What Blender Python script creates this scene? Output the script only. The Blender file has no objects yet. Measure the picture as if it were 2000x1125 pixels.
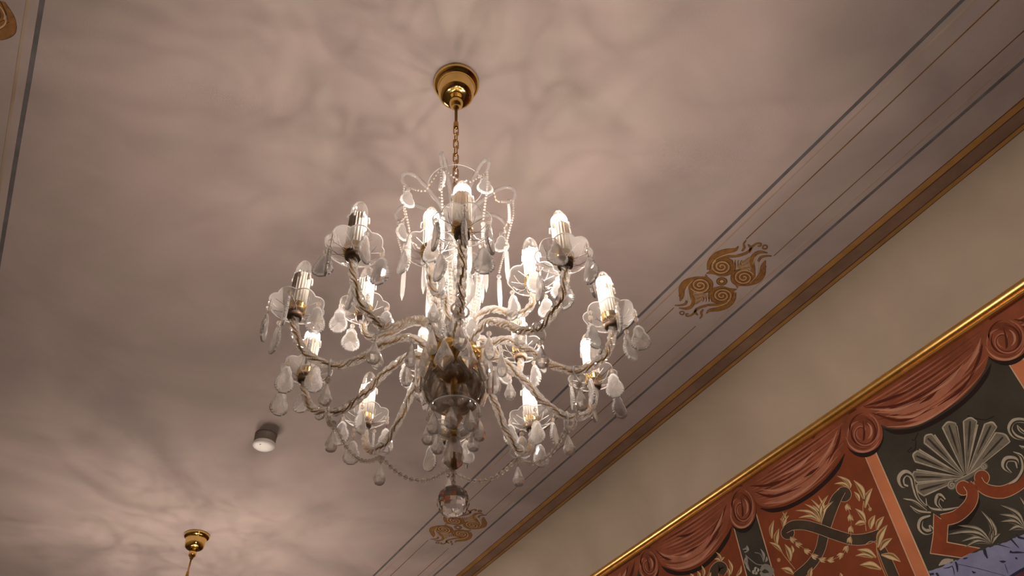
import bpy, math, random
from mathutils import Vector, Matrix
from mathutils.geometry import tessellate_polygon
from math import sin, cos, pi, radians as rad

random.seed(7)
S = bpy.context.scene
COL = S.collection
TAU = 2 * pi

# ------------------------------------------------------------------ camera geometry (2000 x 1125 frame)
EYE = Vector((0.0, 0.0, 1.6))
CEIL = 3.6
F_PX = 1499.0
RX = Vector((0.86013, 0.32515, 0.39300))     # world axes expressed in (right, down, forward)
RY = Vector((-0.50796, 0.61614, 0.60196))
RZ = Vector((-0.04642, -0.71739, 0.69512))
WALL_X = 2.48                                # painted wall
COVE_X = 2.215                               # where the cove leaves the flat ceiling
COVE_R = WALL_X - COVE_X
WALL_TOP = CEIL - COVE_R
ROOM_MID = 0.571                             # long axis of the room
LEFT_X = 2 * ROOM_MID - WALL_X
LEFT_COVE = 2 * ROOM_MID - COVE_X
Y0, Y1 = -3.0, 8.5


def ray(px, py):
    v = Vector((px - 1000.0, py - 562.5, F_PX))
    return Vector((RX.dot(v), RY.dot(v), RZ.dot(v)))


def on_ceiling(px, py):
    d = ray(px, py)
    t = (CEIL - EYE.z) / d.z
    return (d.x * t, d.y * t)


def on_wall(px, py):
    d = ray(px, py)
    t = WALL_X / d.x
    return (d.y * t, EYE.z + d.z * t)


# ------------------------------------------------------------------ object helpers
def tag(o, label=None, cat=None, group=None, kind=None):
    if label: o['label'] = label
    if cat: o['category'] = cat
    if group: o['group'] = group
    if kind: o['kind'] = kind
    return o


def empty(name, loc, rz=0.0):
    o = bpy.data.objects.new(name, None)
    o.empty_display_size = 0.05
    o.location = loc
    o.rotation_euler = (0, 0, rz)
    COL.objects.link(o)
    return o


def link(name, me, parent=None, loc=(0, 0, 0), rz=0.0):
    o = bpy.data.objects.new(name, me)
    COL.objects.link(o)
    o.parent = parent
    o.location = loc
    o.rotation_euler = (0, 0, rz)
    return o


class MB:
    """collects vertices and faces of one mesh"""
    def __init__(self):
        self.v, self.f, self.m, self.s = [], [], [], []

    def add(self, vs, fs, mat=0, smooth=False):
        b = len(self.v)
        self.v += [tuple(p) for p in vs]
        for f in fs:
            self.f.append(tuple(i + b for i in f))
            self.m.append(mat)
            self.s.append(smooth)

    def lathe(self, prof, seg=24, c=(0, 0, 0), mat=0, smooth=True, mod=None, close=False, phase=0.0):
        vs, fs = [], []
        n = len(prof)
        for r, z in prof:
            for k in range(seg):
                a = TAU * k / seg + phase
                rr, zz = (r, z) if mod is None else mod(r, z, a)
                vs.append((c[0] + rr * cos(a), c[1] + rr * sin(a), c[2] + zz))
        for i in range(n - 1 if not close else n):
            j = (i + 1) % n
            for k in range(seg):
                k2 = (k + 1) % seg
                fs.append((i * seg + k, i * seg + k2, j * seg + k2, j * seg + k))
        if not close:
            if prof[0][0] > 1e-5: fs.append(tuple(range(seg - 1, -1, -1)))
            if prof[-1][0] > 1e-5: fs.append(tuple((n - 1) * seg + k for k in range(seg)))
        self.add(vs, fs, mat, smooth)

    def shell(self, prof, seg=24, c=(0, 0, 0), mat=0, smooth=True, mod=None):
        """open surface of revolution"""
        vs, fs = [], []
        n = len(prof)
        for r, z in prof:
            for k in range(seg):
                a = TAU * k / seg
                rr, zz = (r, z) if mod is None else mod(r, z, a)
                vs.append((c[0] + rr * cos(a), c[1] + rr * sin(a), c[2] + zz))
        for i in range(n - 1):
            for k in range(seg):
                k2 = (k + 1) % seg
                fs.append((i * seg + k, i * seg + k2, (i + 1) * seg + k2, (i + 1) * seg + k))
        self.add(vs, fs, mat, smooth)

    def tube(self, pts, rad_, seg=10, closed=False, mat=0, smooth=True, sect=None, caps=True):
        P = [Vector(p) for p in pts]
        n = len(P)
        vs, fs = [], []
        up = None
        L = 0.0
        for i in range(n):
            if closed:
                t = (P[(i + 1) % n] - P[i - 1]).normalized()
            else:
                t = (P[min(i + 1, n - 1)] - P[max(i - 1, 0)]).normalized()
            if i: L += (P[i] - P[i - 1]).length
            if up is None:
                up = Vector((0, 1, 0)) if abs(t.y) < 0.9 else Vector((1, 0, 0))
            up = (up - t * up.dot(t)).normalized()
            w = t.cross(up)
            r = rad_[i] if isinstance(rad_, (list, tuple)) else rad_
            for k in range(seg):
                a = TAU * k / seg
                q = r if sect is None else r * sect(a, L)
                vs.append(P[i] + up * (q * cos(a)) + w * (q * sin(a)))
        for i in range(n if closed else n - 1):
            j = (i + 1) % n
            for k in range(seg):
                k2 = (k + 1) % seg
                fs.append((i * seg + k, i * seg + k2, j * seg + k2, j * seg + k))
        if caps and not closed:
            fs.append(tuple(range(seg - 1, -1, -1)))
            fs.append(tuple((n - 1) * seg + k for k in range(seg)))
        self.add(vs, fs, mat, smooth)

    def ball(self, c, r, seg=8, rings=5, mat=0, smooth=False, sz=1.0):
        prof = [(r * sin(pi * i / rings), -r * sz * cos(pi * i / rings)) for i in range(rings + 1)]
        vs = [(c[0], c[1], c[2] + prof[0][1])]
        for rr, z in prof[1:-1]:
            for k in range(seg):
                vs.append((c[0] + rr * cos(TAU * k / seg), c[1] + rr * sin(TAU * k / seg), c[2] + z))
        vs.append((c[0], c[1], c[2] + prof[-1][1]))
        fs = [(0, 1 + (k + 1) % seg, 1 + k) for k in range(seg)]
        for i in range(rings - 2):
            for k in range(seg):
                k2 = (k + 1) % seg
                fs.append((1 + i * seg + k, 1 + i * seg + k2, 1 + (i + 1) * seg + k2, 1 + (i + 1) * seg + k))
        b = 1 + (rings - 2) * seg
        fs += [(b + k, b + (k + 1) % seg, len(vs) - 1) for k in range(seg)]
        self.add(vs, fs, mat, smooth)

    def box(self, a, b, mat=0):
        x0, y0, z0 = a; x1, y1, z1 = b
        self.add([(x0, y0, z0), (x1, y0, z0), (x1, y1, z0), (x0, y1, z0), (x0, y0, z1), (x1, y0, z1), (x1, y1, z1), (x0, y1, z1)],
                 [(3, 2, 1, 0), (4, 5, 6, 7), (0, 1, 5, 4), (1, 2, 6, 5), (2, 3, 7, 6), (3, 0, 4, 7)], mat)

    def mesh(self, name, mats):
        me = bpy.data.meshes.new(name)
        me.from_pydata(self.v, [], self.f)
        for m in (mats if isinstance(mats, (list, tuple)) else [mats]):
            me.materials.append(m)
        me.polygons.foreach_set('material_index', self.m)
        me.polygons.foreach_set('use_smooth', self.s)
        me.update()
        return me

    def build(self, name, mats, parent=None, loc=(0, 0, 0), rz=0.0):
        return link(name, self.mesh(name, mats), parent, loc, rz)


def spline(pts, n=8, closed=False):
    """Catmull-Rom through tuples of any dimension"""
    P = [tuple(p) for p in pts]
    if len(P) < 3 and not closed:
        return [tuple(a + (b - a) * k / n for a, b in zip(P[0], P[1])) for k in range(n + 1)]
    out = []
    m = len(P)
    for i in range(m if closed else m - 1):
        if closed:
            p0, p1, p2, p3 = P[i - 1], P[i], P[(i + 1) % m], P[(i + 2) % m]
        else:
            p1, p2 = P[i], P[i + 1]
            p0 = P[i - 1] if i else tuple(2 * a - b for a, b in zip(p1, p2))
            p3 = P[i + 2] if i + 2 < m else tuple(2 * a - b for a, b in zip(p2, p1))
        for k in range(n):
            t = k / n
            out.append(tuple(0.5 * ((2 * b) + (-a + c) * t + (2 * a - 5 * b + 4 * c - d) * t * t + (-a + 3 * b - 3 * c + d) * t ** 3)
                             for a, b, c, d in zip(p0, p1, p2, p3)))
    if not closed: out.append(P[-1])
    return out


# ------------------------------------------------------------------ materials
def mat_new(name):
    m = bpy.data.materials.new(name)
    m.use_nodes = True
    nt = m.node_tree
    nt.nodes.clear()
    out = nt.nodes.new('ShaderNodeOutputMaterial')
    return m, nt, out


def principled(name, col, rough=0.5, metal=0.0, noise=0.0, nscale=8.0, col2=None, bump=0.0, spec=0.5, bscale=60.0):
    m, nt, out = mat_new(name)
    b = nt.nodes.new('ShaderNodeBsdfPrincipled')
    b.inputs['Base Color'].default_value = (*col, 1)
    b.inputs['Roughness'].default_value = rough
    b.inputs['Metallic'].default_value = metal
    b.inputs['Specular IOR Level'].default_value = spec
    nt.links.new(b.outputs[0], out.inputs[0])
    tc = nt.nodes.new('ShaderNodeTexCoord')
    if noise > 0 or col2:
        n = nt.nodes.new('ShaderNodeTexNoise')
        n.inputs['Scale'].default_value = nscale
        n.inputs['Detail'].default_value = 6
        n.inputs['Roughness'].default_value = 0.6
        r = nt.nodes.new('ShaderNodeValToRGB')
        c2 = col2 or tuple(min(1, c * (1 + noise)) for c in col)
        c1 = col if col2 else tuple(c * (1 - noise) for c in col)
        r.color_ramp.elements[0].position = 0.32
        r.color_ramp.elements[1].position = 0.68
        r.color_ramp.elements[0].color = (*c1, 1)
        r.color_ramp.elements[1].color = (*c2, 1)
        nt.links.new(tc.outputs['Object'], n.inputs['Vector'])
        nt.links.new(n.outputs['Fac'], r.inputs['Fac'])
        nt.links.new(r.outputs['Color'], b.inputs['Base Color'])
    if bump > 0:
        n2 = nt.nodes.new('ShaderNodeTexNoise')
        n2.inputs['Scale'].default_value = bscale
        bp = nt.nodes.new('ShaderNodeBump')
        bp.inputs['Strength'].default_value = bump
        bp.inputs['Distance'].default_value = 0.01
        nt.links.new(tc.outputs['Object'], n2.inputs['Vector'])
        nt.links.new(n2.outputs['Fac'], bp.inputs['Height'])
        nt.links.new(bp.outputs[0], b.inputs['Normal'])
    return m


def crystal_mat(name, tint, clear, milk, rough=0.0, ior=1.52):
    """cut glass: refraction, part straight-through light, a little scatter in the body"""
    m, nt, out = mat_new(name)
    g = nt.nodes.new('ShaderNodeBsdfGlass'); g.inputs['Color'].default_value = (*tint, 1)
    g.inputs['Roughness'].default_value = rough; g.inputs['IOR'].default_value = ior
    t = nt.nodes.new('ShaderNodeBsdfTransparent'); t.inputs['Color'].default_value = (0.97, 0.97, 0.97, 1)
    d = nt.nodes.new('ShaderNodeBsdfTranslucent'); d.inputs['Color'].default_value = (0.95, 0.94, 0.93, 1)
    d2 = nt.nodes.new('ShaderNodeBsdfDiffuse'); d2.inputs['Color'].default_value = (0.95, 0.94, 0.93, 1)
    md = nt.nodes.new('ShaderNodeMixShader'); md.inputs[0].default_value = 0.5
    m1 = nt.nodes.new('ShaderNodeMixShader'); m1.inputs[0].default_value = clear
    m2 = nt.nodes.new('ShaderNodeMixShader'); m2.inputs[0].default_value = milk
    nt.links.new(d.outputs[0], md.inputs[1]); nt.links.new(d2.outputs[0], md.inputs[2])
    nt.links.new(g.outputs[0], m1.inputs[1]); nt.links.new(t.outputs[0], m1.inputs[2])
    nt.links.new(m1.outputs[0], m2.inputs[1]); nt.links.new(md.outputs[0], m2.inputs[2])
    nt.links.new(m2.outputs[0], out.inputs[0])
    return m


def thin_glass(name, tint=(0.97, 0.97, 0.97), edge=0.35, milk=0.0, rough=0.03):
    m, nt, out = mat_new(name)
    lw = nt.nodes.new('ShaderNodeLayerWeight'); lw.inputs['Blend'].default_value = edge
    mp = nt.nodes.new('ShaderNodeMath'); mp.operation = 'MULTIPLY_ADD'
    mp.inputs[1].default_value = 0.75; mp.inputs[2].default_value = 0.05
    mp.use_clamp = True
    t = nt.nodes.new('ShaderNodeBsdfTransparent'); t.inputs['Color'].default_value = (*tint, 1)
    g = nt.nodes.new('ShaderNodeBsdfGlossy'); g.inputs['Roughness'].default_value = rough
    g.inputs['Color'].default_value = (1, 1, 1, 1)
    d = nt.nodes.new('ShaderNodeBsdfTranslucent'); d.inputs['Color'].default_value = (0.95, 0.93, 0.9, 1)
    m1 = nt.nodes.new('ShaderNodeMixShader')
    m2 = nt.nodes.new('ShaderNodeMixShader'); m2.inputs[0].default_value = milk
    nt.links.new(lw.outputs['Fresnel'], mp.inputs[0])
    nt.links.new(mp.outputs[0], m1.inputs[0])
    nt.links.new(t.outputs[0], m1.inputs[1]); nt.links.new(g.outputs[0], m1.inputs[2])
    nt.links.new(m1.outputs[0], m2.inputs[1]); nt.links.new(d.outputs[0], m2.inputs[2])
    nt.links.new(m2.outputs[0], out.inputs[0])
    return m


def glow(name, col, strength):
    m, nt, out = mat_new(name)
    e = nt.nodes.new('ShaderNodeEmission')
    e.inputs['Color'].default_value = (*col, 1)
    e.inputs['Strength'].default_value = strength
    nt.links.new(e.outputs[0], out.inputs[0])
    return m


def plaster(name, c1, c2, c3, s1=1.6, s2=5.0):
    """hand-washed plaster: two scales of soft mottling between three close tones"""
    m, nt, out = mat_new(name)
    b = nt.nodes.new('ShaderNodeBsdfPrincipled')
    b.inputs['Roughness'].default_value = 0.85
    b.inputs['Specular IOR Level'].default_value = 0.15
    tc = nt.nodes.new('ShaderNodeTexCoord')
    def noise(sc, det, dist):
        n = nt.nodes.new('ShaderNodeTexNoise')
        n.inputs['Scale'].default_value = sc; n.inputs['Detail'].default_value = det
        n.inputs['Distortion'].default_value = dist
        nt.links.new(tc.outputs['Object'], n.inputs['Vector'])
        return n
    n1, n2, n3 = noise(s1, 4, 0.6), noise(s2, 5, 0.3), noise(160.0, 2, 0.0)
    def mix(a, bb, fac, lo, hi):
        mr = nt.nodes.new('ShaderNodeMapRange')
        mr.inputs['From Min'].default_value = lo; mr.inputs['From Max'].default_value = hi
        nt.links.new(fac, mr.inputs['Value'])
        mx = nt.nodes.new('ShaderNodeMix'); mx.data_type = 'RGBA'
        nt.links.new(mr.outputs[0], mx.inputs['Factor'])
        for sock, val in ((mx.inputs[6], a), (mx.inputs[7], bb)):
            if isinstance(val, tuple): sock.default_value = (*val, 1)
            else: nt.links.new(val, sock)
        return mx.outputs[2]
    a = mix(c1, c2, n1.outputs['Fac'], 0.35, 0.65)
    c = mix(a, c3, n2.outputs['Fac'], 0.48, 0.85)
    nt.links.new(c, b.inputs['Base Color'])
    bp = nt.nodes.new('ShaderNodeBump'); bp.inputs['Strength'].default_value = 0.08; bp.inputs['Distance'].default_value = 0.004
    nt.links.new(n3.outputs['Fac'], bp.inputs['Height'])
    nt.links.new(bp.outputs[0], b.inputs['Normal'])
    nt.links.new(b.outputs[0], out.inputs[0])
    return m


M_CEIL = plaster('ceiling_plaster', (0.280, 0.229, 0.215), (0.395, 0.320, 0.298), (0.338, 0.293, 0.258))
M_COVE = plaster('cove_plaster', (0.36, 0.295, 0.23), (0.43, 0.355, 0.28), (0.40, 0.335, 0.255))
M_GREY = principled('slate_grey_paint', (0.105, 0.096, 0.100), 0.8, noise=0.25, nscale=14)
M_FAINT = principled('faint_ochre_paint', (0.285, 0.205, 0.135), 0.85, col2=(0.36, 0.285, 0.225), nscale=5)
M_BROWN = principled('fine_brown_paint', (0.145, 0.070, 0.020), 0.8, noise=0.35, nscale=9)
M_OCHRE = principled('ochre_band_paint', (0.30, 0.155, 0.040), 0.75, noise=0.25, nscale=7)
M_UMBER = principled('umber_band_paint', (0.185, 0.110, 0.070), 0.8, noise=0.3, nscale=4)
M_EDGE = principled('dark_edge_paint', (0.075, 0.032, 0.010), 0.8, noise=0.3, nscale=12)
M_GILT = principled('gilded_molding', (0.78, 0.48, 0.15), 0.34, 1.0, noise=0.12, nscale=20, bump=0.05, bscale=40)
M_BRASS = principled('polished_brass', (0.80, 0.56, 0.18), 0.09, 1.0, bump=0.02, bscale=25)
M_BRASSD = principled('aged_brass', (0.50, 0.29, 0.09), 0.25, 1.0, noise=0.15, nscale=30)
M_CUP = principled('brass_cup_metal', (0.78, 0.52, 0.16), 0.16, 1.0, noise=0.1, nscale=30)
M_CUPD = principled('dark_cup_socket', (0.20, 0.13, 0.08), 0.45, 0.3, noise=0.2, nscale=40)
M_CRYSTAL = crystal_mat('cut_crystal', (1, 0.995, 0.985), 0.40, 0.17, 0.02)
M_HOOK = crystal_mat('hook_glass', (1, 1, 1), 0.28, 0.09)
M_BALUSTER = crystal_mat('baluster_glass', (1, 0.99, 0.97), 0.10, 0.16, 0.06)
M_BEAD = crystal_mat('cut_bead', (1, 0.98, 0.94), 0.14, 0.22, 0.03)
M_LEAF = crystal_mat('pressed_crystal', (1, 0.995, 0.99), 0.34, 0.13, 0.03)
M_ROPE = crystal_mat('twisted_arm_glass', (1, 0.98, 0.945), 0.08, 0.20, 0.03)
M_THIN = thin_glass('clear_blown_glass', milk=0.10)
M_RIM = crystal_mat('glass_rim', (1, 1, 1), 0.14, 0.42)
M_BULB = thin_glass('bulb_glass', (0.97, 0.965, 0.96), 0.5, 0.03, 0.04)
def lit_bulb():
    m = thin_glass('warm_bulb_glass', (0.99, 0.985, 0.98), 0.4, 0.0, 0.02)
    nt = m.node_tree
    tc = nt.nodes.new('ShaderNodeTexCoord'); sx = nt.nodes.new('ShaderNodeSeparateXYZ')
    mr = nt.nodes.new('ShaderNodeMapRange')
    mr.inputs['From Min'].default_value = 0.112; mr.inputs['From Max'].default_value = 0.128
    mr.inputs['To Min'].default_value = 0.22; mr.inputs['To Max'].default_value = 0.0  # milky glass near the base put in to imitate the bulb's wide glow
    nt.links.new(tc.outputs['Object'], sx.inputs[0]); nt.links.new(sx.outputs['Z'], mr.inputs['Value'])
    mix = [n for n in nt.nodes if n.type == 'MIX_SHADER' and n.outputs[0].links and n.outputs[0].links[0].to_node.type == 'OUTPUT_MATERIAL'][0]
    nt.links.new(mr.outputs[0], mix.inputs[0])
    return m


M_BULBLIT = lit_bulb()
M_SMOKE = thin_glass('smoky_mirrored_glass', (0.62, 0.57, 0.52), 0.5, 0.0, 0.04)
M_WIRE = principled('gold_wire', (0.55, 0.32, 0.08), 0.25, 1.0, noise=0.15, nscale=40)
M_GLOW = glow('lit_filament', (1.0, 0.84, 0.72), 3300.0)
M_COIL = principled('cold_filament_post', (0.55, 0.52, 0.48), 0.3, 0.5, noise=0.1, nscale=50)


def sleeve_mat():
    m, nt, out = mat_new('ivory_candle_sleeve')
    b = nt.nodes.new('ShaderNodeBsdfPrincipled')
    b.inputs['Roughness'].default_value = 0.4
    t = nt.nodes.new('ShaderNodeBsdfTranslucent'); t.inputs['Color'].default_value = (0.75, 0.69, 0.61, 1)
    mx = nt.nodes.new('ShaderNodeMixShader'); mx.inputs[0].default_value = 0.30
    tc = nt.nodes.new('ShaderNodeTexCoord')
    n = nt.nodes.new('ShaderNodeTexNoise'); n.inputs['Scale'].default_value = 30
    r = nt.nodes.new('ShaderNodeValToRGB')
    r.color_ramp.elements[0].color = (0.60, 0.545, 0.485, 1); r.color_ramp.elements[1].color = (0.68, 0.63, 0.565, 1)
    nt.links.new(tc.outputs['Object'], n.inputs['Vector'])
    nt.links.new(n.outputs['Fac'], r.inputs['Fac']); nt.links.new(r.outputs['Color'], b.inputs['Base Color'])
    nt.links.new(b.outputs[0], mx.inputs[1]); nt.links.new(t.outputs[0], mx.inputs[2])
    nt.links.new(mx.outputs[0], out.inputs[0])
    return m


M_SLEEVE = sleeve_mat()

# ------------------------------------------------------------------ the room
def structure(name, mb, mats, label, cat):
    return tag(mb.build(name, mats), label, cat, kind='structure')


m = MB(); m.box((LEFT_X - 0.2, Y0 - 0.2, -0.1), (WALL_X + 0.2, Y1 + 0.2, 0.0))
structure('floor', m, principled('pale_floor', (0.34, 0.29, 0.25), 0.35, noise=0.1, nscale=3), 'pale floor of the hall', 'floor')
m = MB(); m.box((LEFT_COVE, Y0, CEIL), (COVE_X, Y1, CEIL + 0.1))
structure('ceiling', m, M_CEIL, 'flat mottled beige plaster ceiling', 'ceiling')


def cove(name, xa, sgn, label):
    vs, fs = [], []
    n = 18
    xw = xa + sgn * COVE_R
    for i in range(n + 1):
        a = pi / 2 * i / n
        x = xa + sgn * COVE_R * sin(a); z = CEIL - COVE_R + COVE_R * cos(a)
        vs += [(x, Y0, z), (x, Y1, z)]
    for i in range(n): fs.append((2 * i, 2 * i + 1, 2 * i + 3, 2 * i + 2))
    mb = MB(); mb.add(vs, fs, 0, True)
    b = [(xa, Y0, CEIL + 0.1), (xa, Y1, CEIL + 0.1), (xw + sgn * 0.1, Y0, CEIL + 0.1), (xw + sgn * 0.1, Y1, CEIL + 0.1),
         (xw + sgn * 0.1, Y0, WALL_TOP), (xw + sgn * 0.1, Y1, WALL_TOP), (xw, Y0, WALL_TOP), (xw, Y1, WALL_TOP)]
    mb.add(b, [(0, 1, 3, 2), (2, 3, 5, 4), (4, 5, 7, 6)], 0, False)
    structure(name, mb, M_COVE, label, 'cove')


cove('trim_1', COVE_X, 1, 'plain beige cove curving from ceiling down to the gilded molding')
cove('trim_2', LEFT_COVE, -1, 'plain beige cove on the left side of the hall')
M_WALL = principled('red_brown_fresco_ground', (0.17, 0.05, 0.025), 0.8, noise=0.2, nscale=3)
M_PALE = principled('pale_wall_plaster', (0.30, 0.22, 0.16), 0.85, noise=0.1, nscale=2)
m = MB(); m.box((WALL_X, Y0, 0), (WALL_X + 0.15, Y1, WALL_TOP)); structure('wall_right', m, M_WALL, 'right wall painted with red and dark green fresco', 'wall')
m = MB(); m.box((LEFT_X - 0.15, Y0, 0), (LEFT_X, Y1, WALL_TOP)); structure('wall_left', m, M_PALE, 'left wall of the hall', 'wall')
m = MB(); m.box((LEFT_X - 0.15, Y0 - 0.15, 0), (WALL_X + 0.15, Y0, CEIL + 0.1)); structure('wall_back', m, M_PALE, 'wall behind the viewer', 'wall')
m = MB(); m.box((LEFT_X - 0.15, Y1, 0), (WALL_X + 0.15, Y1 + 0.15, CEIL + 0.1)); structure('wall_front', m, M_PALE, 'far end wall of the hall', 'wall')


# gilded molding: half-round with a small fillet under it, swept along the wall
def molding(name, xw, sgn, label):
    prof = [(0.0, -0.004), (0.006, -0.004)]
    for i in range(11):
        a = pi * 0.52 - pi * 1.04 * i / 10
        prof.append((0.006 + 0.017 * cos(a), -0.023 + 0.017 * sin(a)))
    prof += [(0.007, -0.042), (0.012, -0.044), (0.012, -0.053), (0.005, -0.056), (0.0, -0.056)]
    vs, fs = [], []
    for d, z in prof:
        vs += [(xw - sgn * d, Y0, WALL_TOP + z), (xw - sgn * d, Y1, WALL_TOP + z)]
    for i in range(len(prof) - 1): fs.append((2 * i, 2 * i + 1, 2 * i + 3, 2 * i + 2))
    mb = MB(); mb.add(vs, fs, 0, False)
    for i in range(2, 12): mb.s[i] = True
    structure(name, mb, M_GILT, label, 'molding')


molding('trim_3', WALL_X, 1, 'gilded half-round molding between cove and painted wall')
molding('trim_4', LEFT_X, -1, 'gilded molding on the left wall')

# painted lines on the ceiling (thin paint layers just under the plaster)
trim_no = [4]


def stripe(x0, x1, y0, y1, mat, label, lift=0.0006):
    trim_no[0] += 1
    mb = MB()
    n = max(2, int((y1 - y0) * 5))
    wob = random.Random(int(x0 * 1000))
    vs, fs = [], []
    for i in range(n + 1):
        y = y0 + (y1 - y0) * i / n
        e0, e1 = wob.uniform(-0.0006, 0.0006), wob.uniform(-0.0006, 0.0006)
        vs += [(x0 + e0, y, CEIL - lift), (x1 + e1, y, CEIL - lift), (x0 + e0, y, CEIL), (x1 + e1, y, CEIL)]
    for i in range(n):
        b, c = 4 * i, 4 * i + 4
        fs += [(b, b + 1, c + 1, c), (b + 2, b, c, c + 2), (b + 1, b + 3, c + 3, c + 1)]
    mb.add(vs, fs)
    structure('trim_%d' % trim_no[0], mb, mat, label, 'painted line')


def mirror(x): return 2 * ROOM_MID - x


ORN = [(1.8150, 1.329), (1.8270, 3.495)]
ORN_L = (-0.688, 1.405)
stripe(1.6500, 1.6620, Y0, Y1, M_GREY, 'grey painted line nearest the chandelier on the right of the ceiling')
stripe(1.9770, 1.9890, Y0, Y1, M_GREY, 'grey painted line between the ornaments and the ochre band')
stripe(-0.5200, -0.5080, Y0, Y1, M_GREY, 'grey painted line at the left edge of the ceiling')
stripe(1.6840, 1.6900, Y0, Y1, M_FAINT, 'faint ochre line beside the grey line left of the ornaments')
stripe(1.9500, 1.9550, Y0, Y1, M_FAINT, 'faint ochre line beside the grey line right of the ornaments')
stripe(-0.5500, -0.5415, Y0, Y1, M_FAINT, 'faint ochre line left of the grey line at the left edge')
segs = [(Y0, 1.122), (1.530, 3.288), (3.700, Y1)]
segs2 = [(Y0, 1.136), (1.576, 3.302), (3.742, Y1)]
for (a, b), w in zip(segs, ('above the nearer ornament', 'between the two ornaments', 'beyond the farther ornament')):
    stripe(1.7450, 1.7492, a, b, M_BROWN, 'fine brown line on the left ' + w)
for (a, b), w in zip(segs2, ('above the nearer ornament', 'between the two ornaments', 'beyond the farther ornament')):
    stripe(1.8945, 1.8985, a, b, M_BROWN, 'fine brown line on the right ' + w)
stripe(2.105, 2.216, Y0, Y1, M_UMBER, 'umber middle of the wide ochre band along the cove', 0.0005)
stripe(2.105, 2.134, Y0, Y1, M_OCHRE, 'ochre stripe on the ceiling side of the wide band', 0.0009)
stripe(2.194, 2.2145, Y0, Y1, M_OCHRE, 'ochre stripe on the cove side of the wide band', 0.0009)
stripe(2.1335, 2.1375, Y0, Y1, M_EDGE, 'dark edge inside the wide band, ceiling side', 0.0013)
stripe(2.1905, 2.1945, Y0, Y1, M_EDGE, 'dark edge inside the wide band, cove side', 0.0013)
stripe(2.2120, 2.2150, Y0, Y1, M_EDGE, 'dark outer edge of the wide band along the cove', 0.0013)
stripe(2.1035, 2.1060, Y0, Y1, M_EDGE, 'dark outer edge of the wide band on the ceiling side', 0.0013)


# ------------------------------------------------------------------ flat painting tools
class Paint:
    """paint laid on a plane; to3(u, v, layer) gives the place of a point of a given paint layer"""
    def __init__(self, uv, to3):
        self.uv, self.to3, self.mb = uv, to3, MB()
        self.mats, self.idx = [], {}

    def mi(self, mat):
        if mat.name not in self.idx:
            self.idx[mat.name] = len(self.mats); self.mats.append(mat)
        return self.idx[mat.name]

    def poly_uv(self, pts, mat, layer):
        tris = tessellate_polygon([[Vector((p[0], p[1], 0)) for p in pts]])
        self.mb.add([self.to3(p[0], p[1], layer) for p in pts], [tuple(t) for t in tris], self.mi(mat))

    def poly(self, pts, mat, layer, smooth=0):
        if smooth: pts = spline(pts, smooth, True)
        self.poly_uv([self.uv(*p) for p in pts], mat, layer)

    def ribbon(self, pts, ws, mat, layer, n=7, uvspace=False, extra=0.0):
        if not isinstance(ws, (list, tuple)): ws = [ws] * len(pts)
        if len(ws) != len(pts):
            ws = [ws[min(len(ws) - 1, int(i * (len(ws) - 1) / (len(pts) - 1) + 0.5))] for i in range(len(pts))]
        P = spline([(p[0], p[1], w) for p, w in zip(pts, ws)], n)
        L, R_ = [], []
        for i, (x, y, w) in enumerate(P):
            a, b = P[max(i - 1, 0)], P[min(i + 1, len(P) - 1)]
            tx, ty = b[0] - a[0], b[1] - a[1]
            l = math.hypot(tx, ty) or 1
            h = max(w, 0.4 if not uvspace else 1e-4) / 2 + extra
            L.append((x - ty / l * h, y + tx / l * h)); R_.append((x + ty / l * h, y - tx / l * h))
        conv = (lambda p: p) if uvspace else (lambda p: self.uv(*p))
        vs = [self.to3(*conv(q), layer) for q in L] + [self.to3(*conv(q), layer) for q in R_]
        k = len(P)
        self.mb.add(vs, [(i, i + 1, k + i + 1, k + i) for i in range(k - 1)], self.mi(mat))

    def leaf(self, base, tip, w, mats, layer, bend=0.12):
        bx, by = base; tx, ty = tip
        dx, dy = tx - bx, ty - by
        nx, ny = -dy * bend, dx * bend
        mid = (bx + dx * 0.45 + nx, by + dy * 0.45 + ny)
        q3 = (bx + dx * 0.75 + nx * 0.7, by + dy * 0.75 + ny * 0.7)
        self.ribbon([base, mid, q3, tip], [w * 0.25, w, w * 0.6, 1], mats[0], layer, 5)
        if len(mats) > 1:
            l = math.hypot(dx, dy) or 1
            ox, oy = -dy / l * w * 0.22, dx / l * w * 0.22
            self.ribbon([base, (mid[0] + ox, mid[1] + oy), tip], [1, w * 0.38, 1], mats[1], layer + 0.4, 5)
        if len(mats) > 2:
            self.ribbon([base, (mid[0] - ox * 0.8, mid[1] - oy * 0.8), tip], [1, w * 0.22, 1], mats[2], layer + 0.5, 5)

    def build(self, name, parent=None):
        return self.mb.build(name, self.mats, parent)


# ------------------------------------------------------------------ ceiling ornaments
M_ORN = principled('ornament_brown_gold', (0.215, 0.098, 0.022), 0.75, noise=0.28, nscale=40)
M_ORND = principled('ornament_dark_outline', (0.075, 0.030, 0.008), 0.8, noise=0.3, nscale=40)
M_ORNL = principled('ornament_light_stroke', (0.48, 0.33, 0.19), 0.8, noise=0.15, nscale=40)
M_ORNM = principled('ornament_pale_shell', (0.30, 0.20, 0.12), 0.8, noise=0.2, nscale=40)
OC = on_ceiling(1280 + 705 / 5.625, 440 + 605 / 5.625)


def orn_uv(x, y):
    u, v = on_ceiling(1280 + x / 5.625, 440 + y / 5.625)
    return (u - OC[0], v - OC[1])


def spiral(cx, cy, r0, r1, turns, a0, sx=1.12, sy=0.86, n=40):
    out = []
    for i in range(n + 1):
        t = i / n
        r = r0 + (r1 - r0) * t
        a = a0 + TAU * turns * t
        out.append((cx + sx * r * cos(a), cy + sy * r * sin(a)))
    return out


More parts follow.
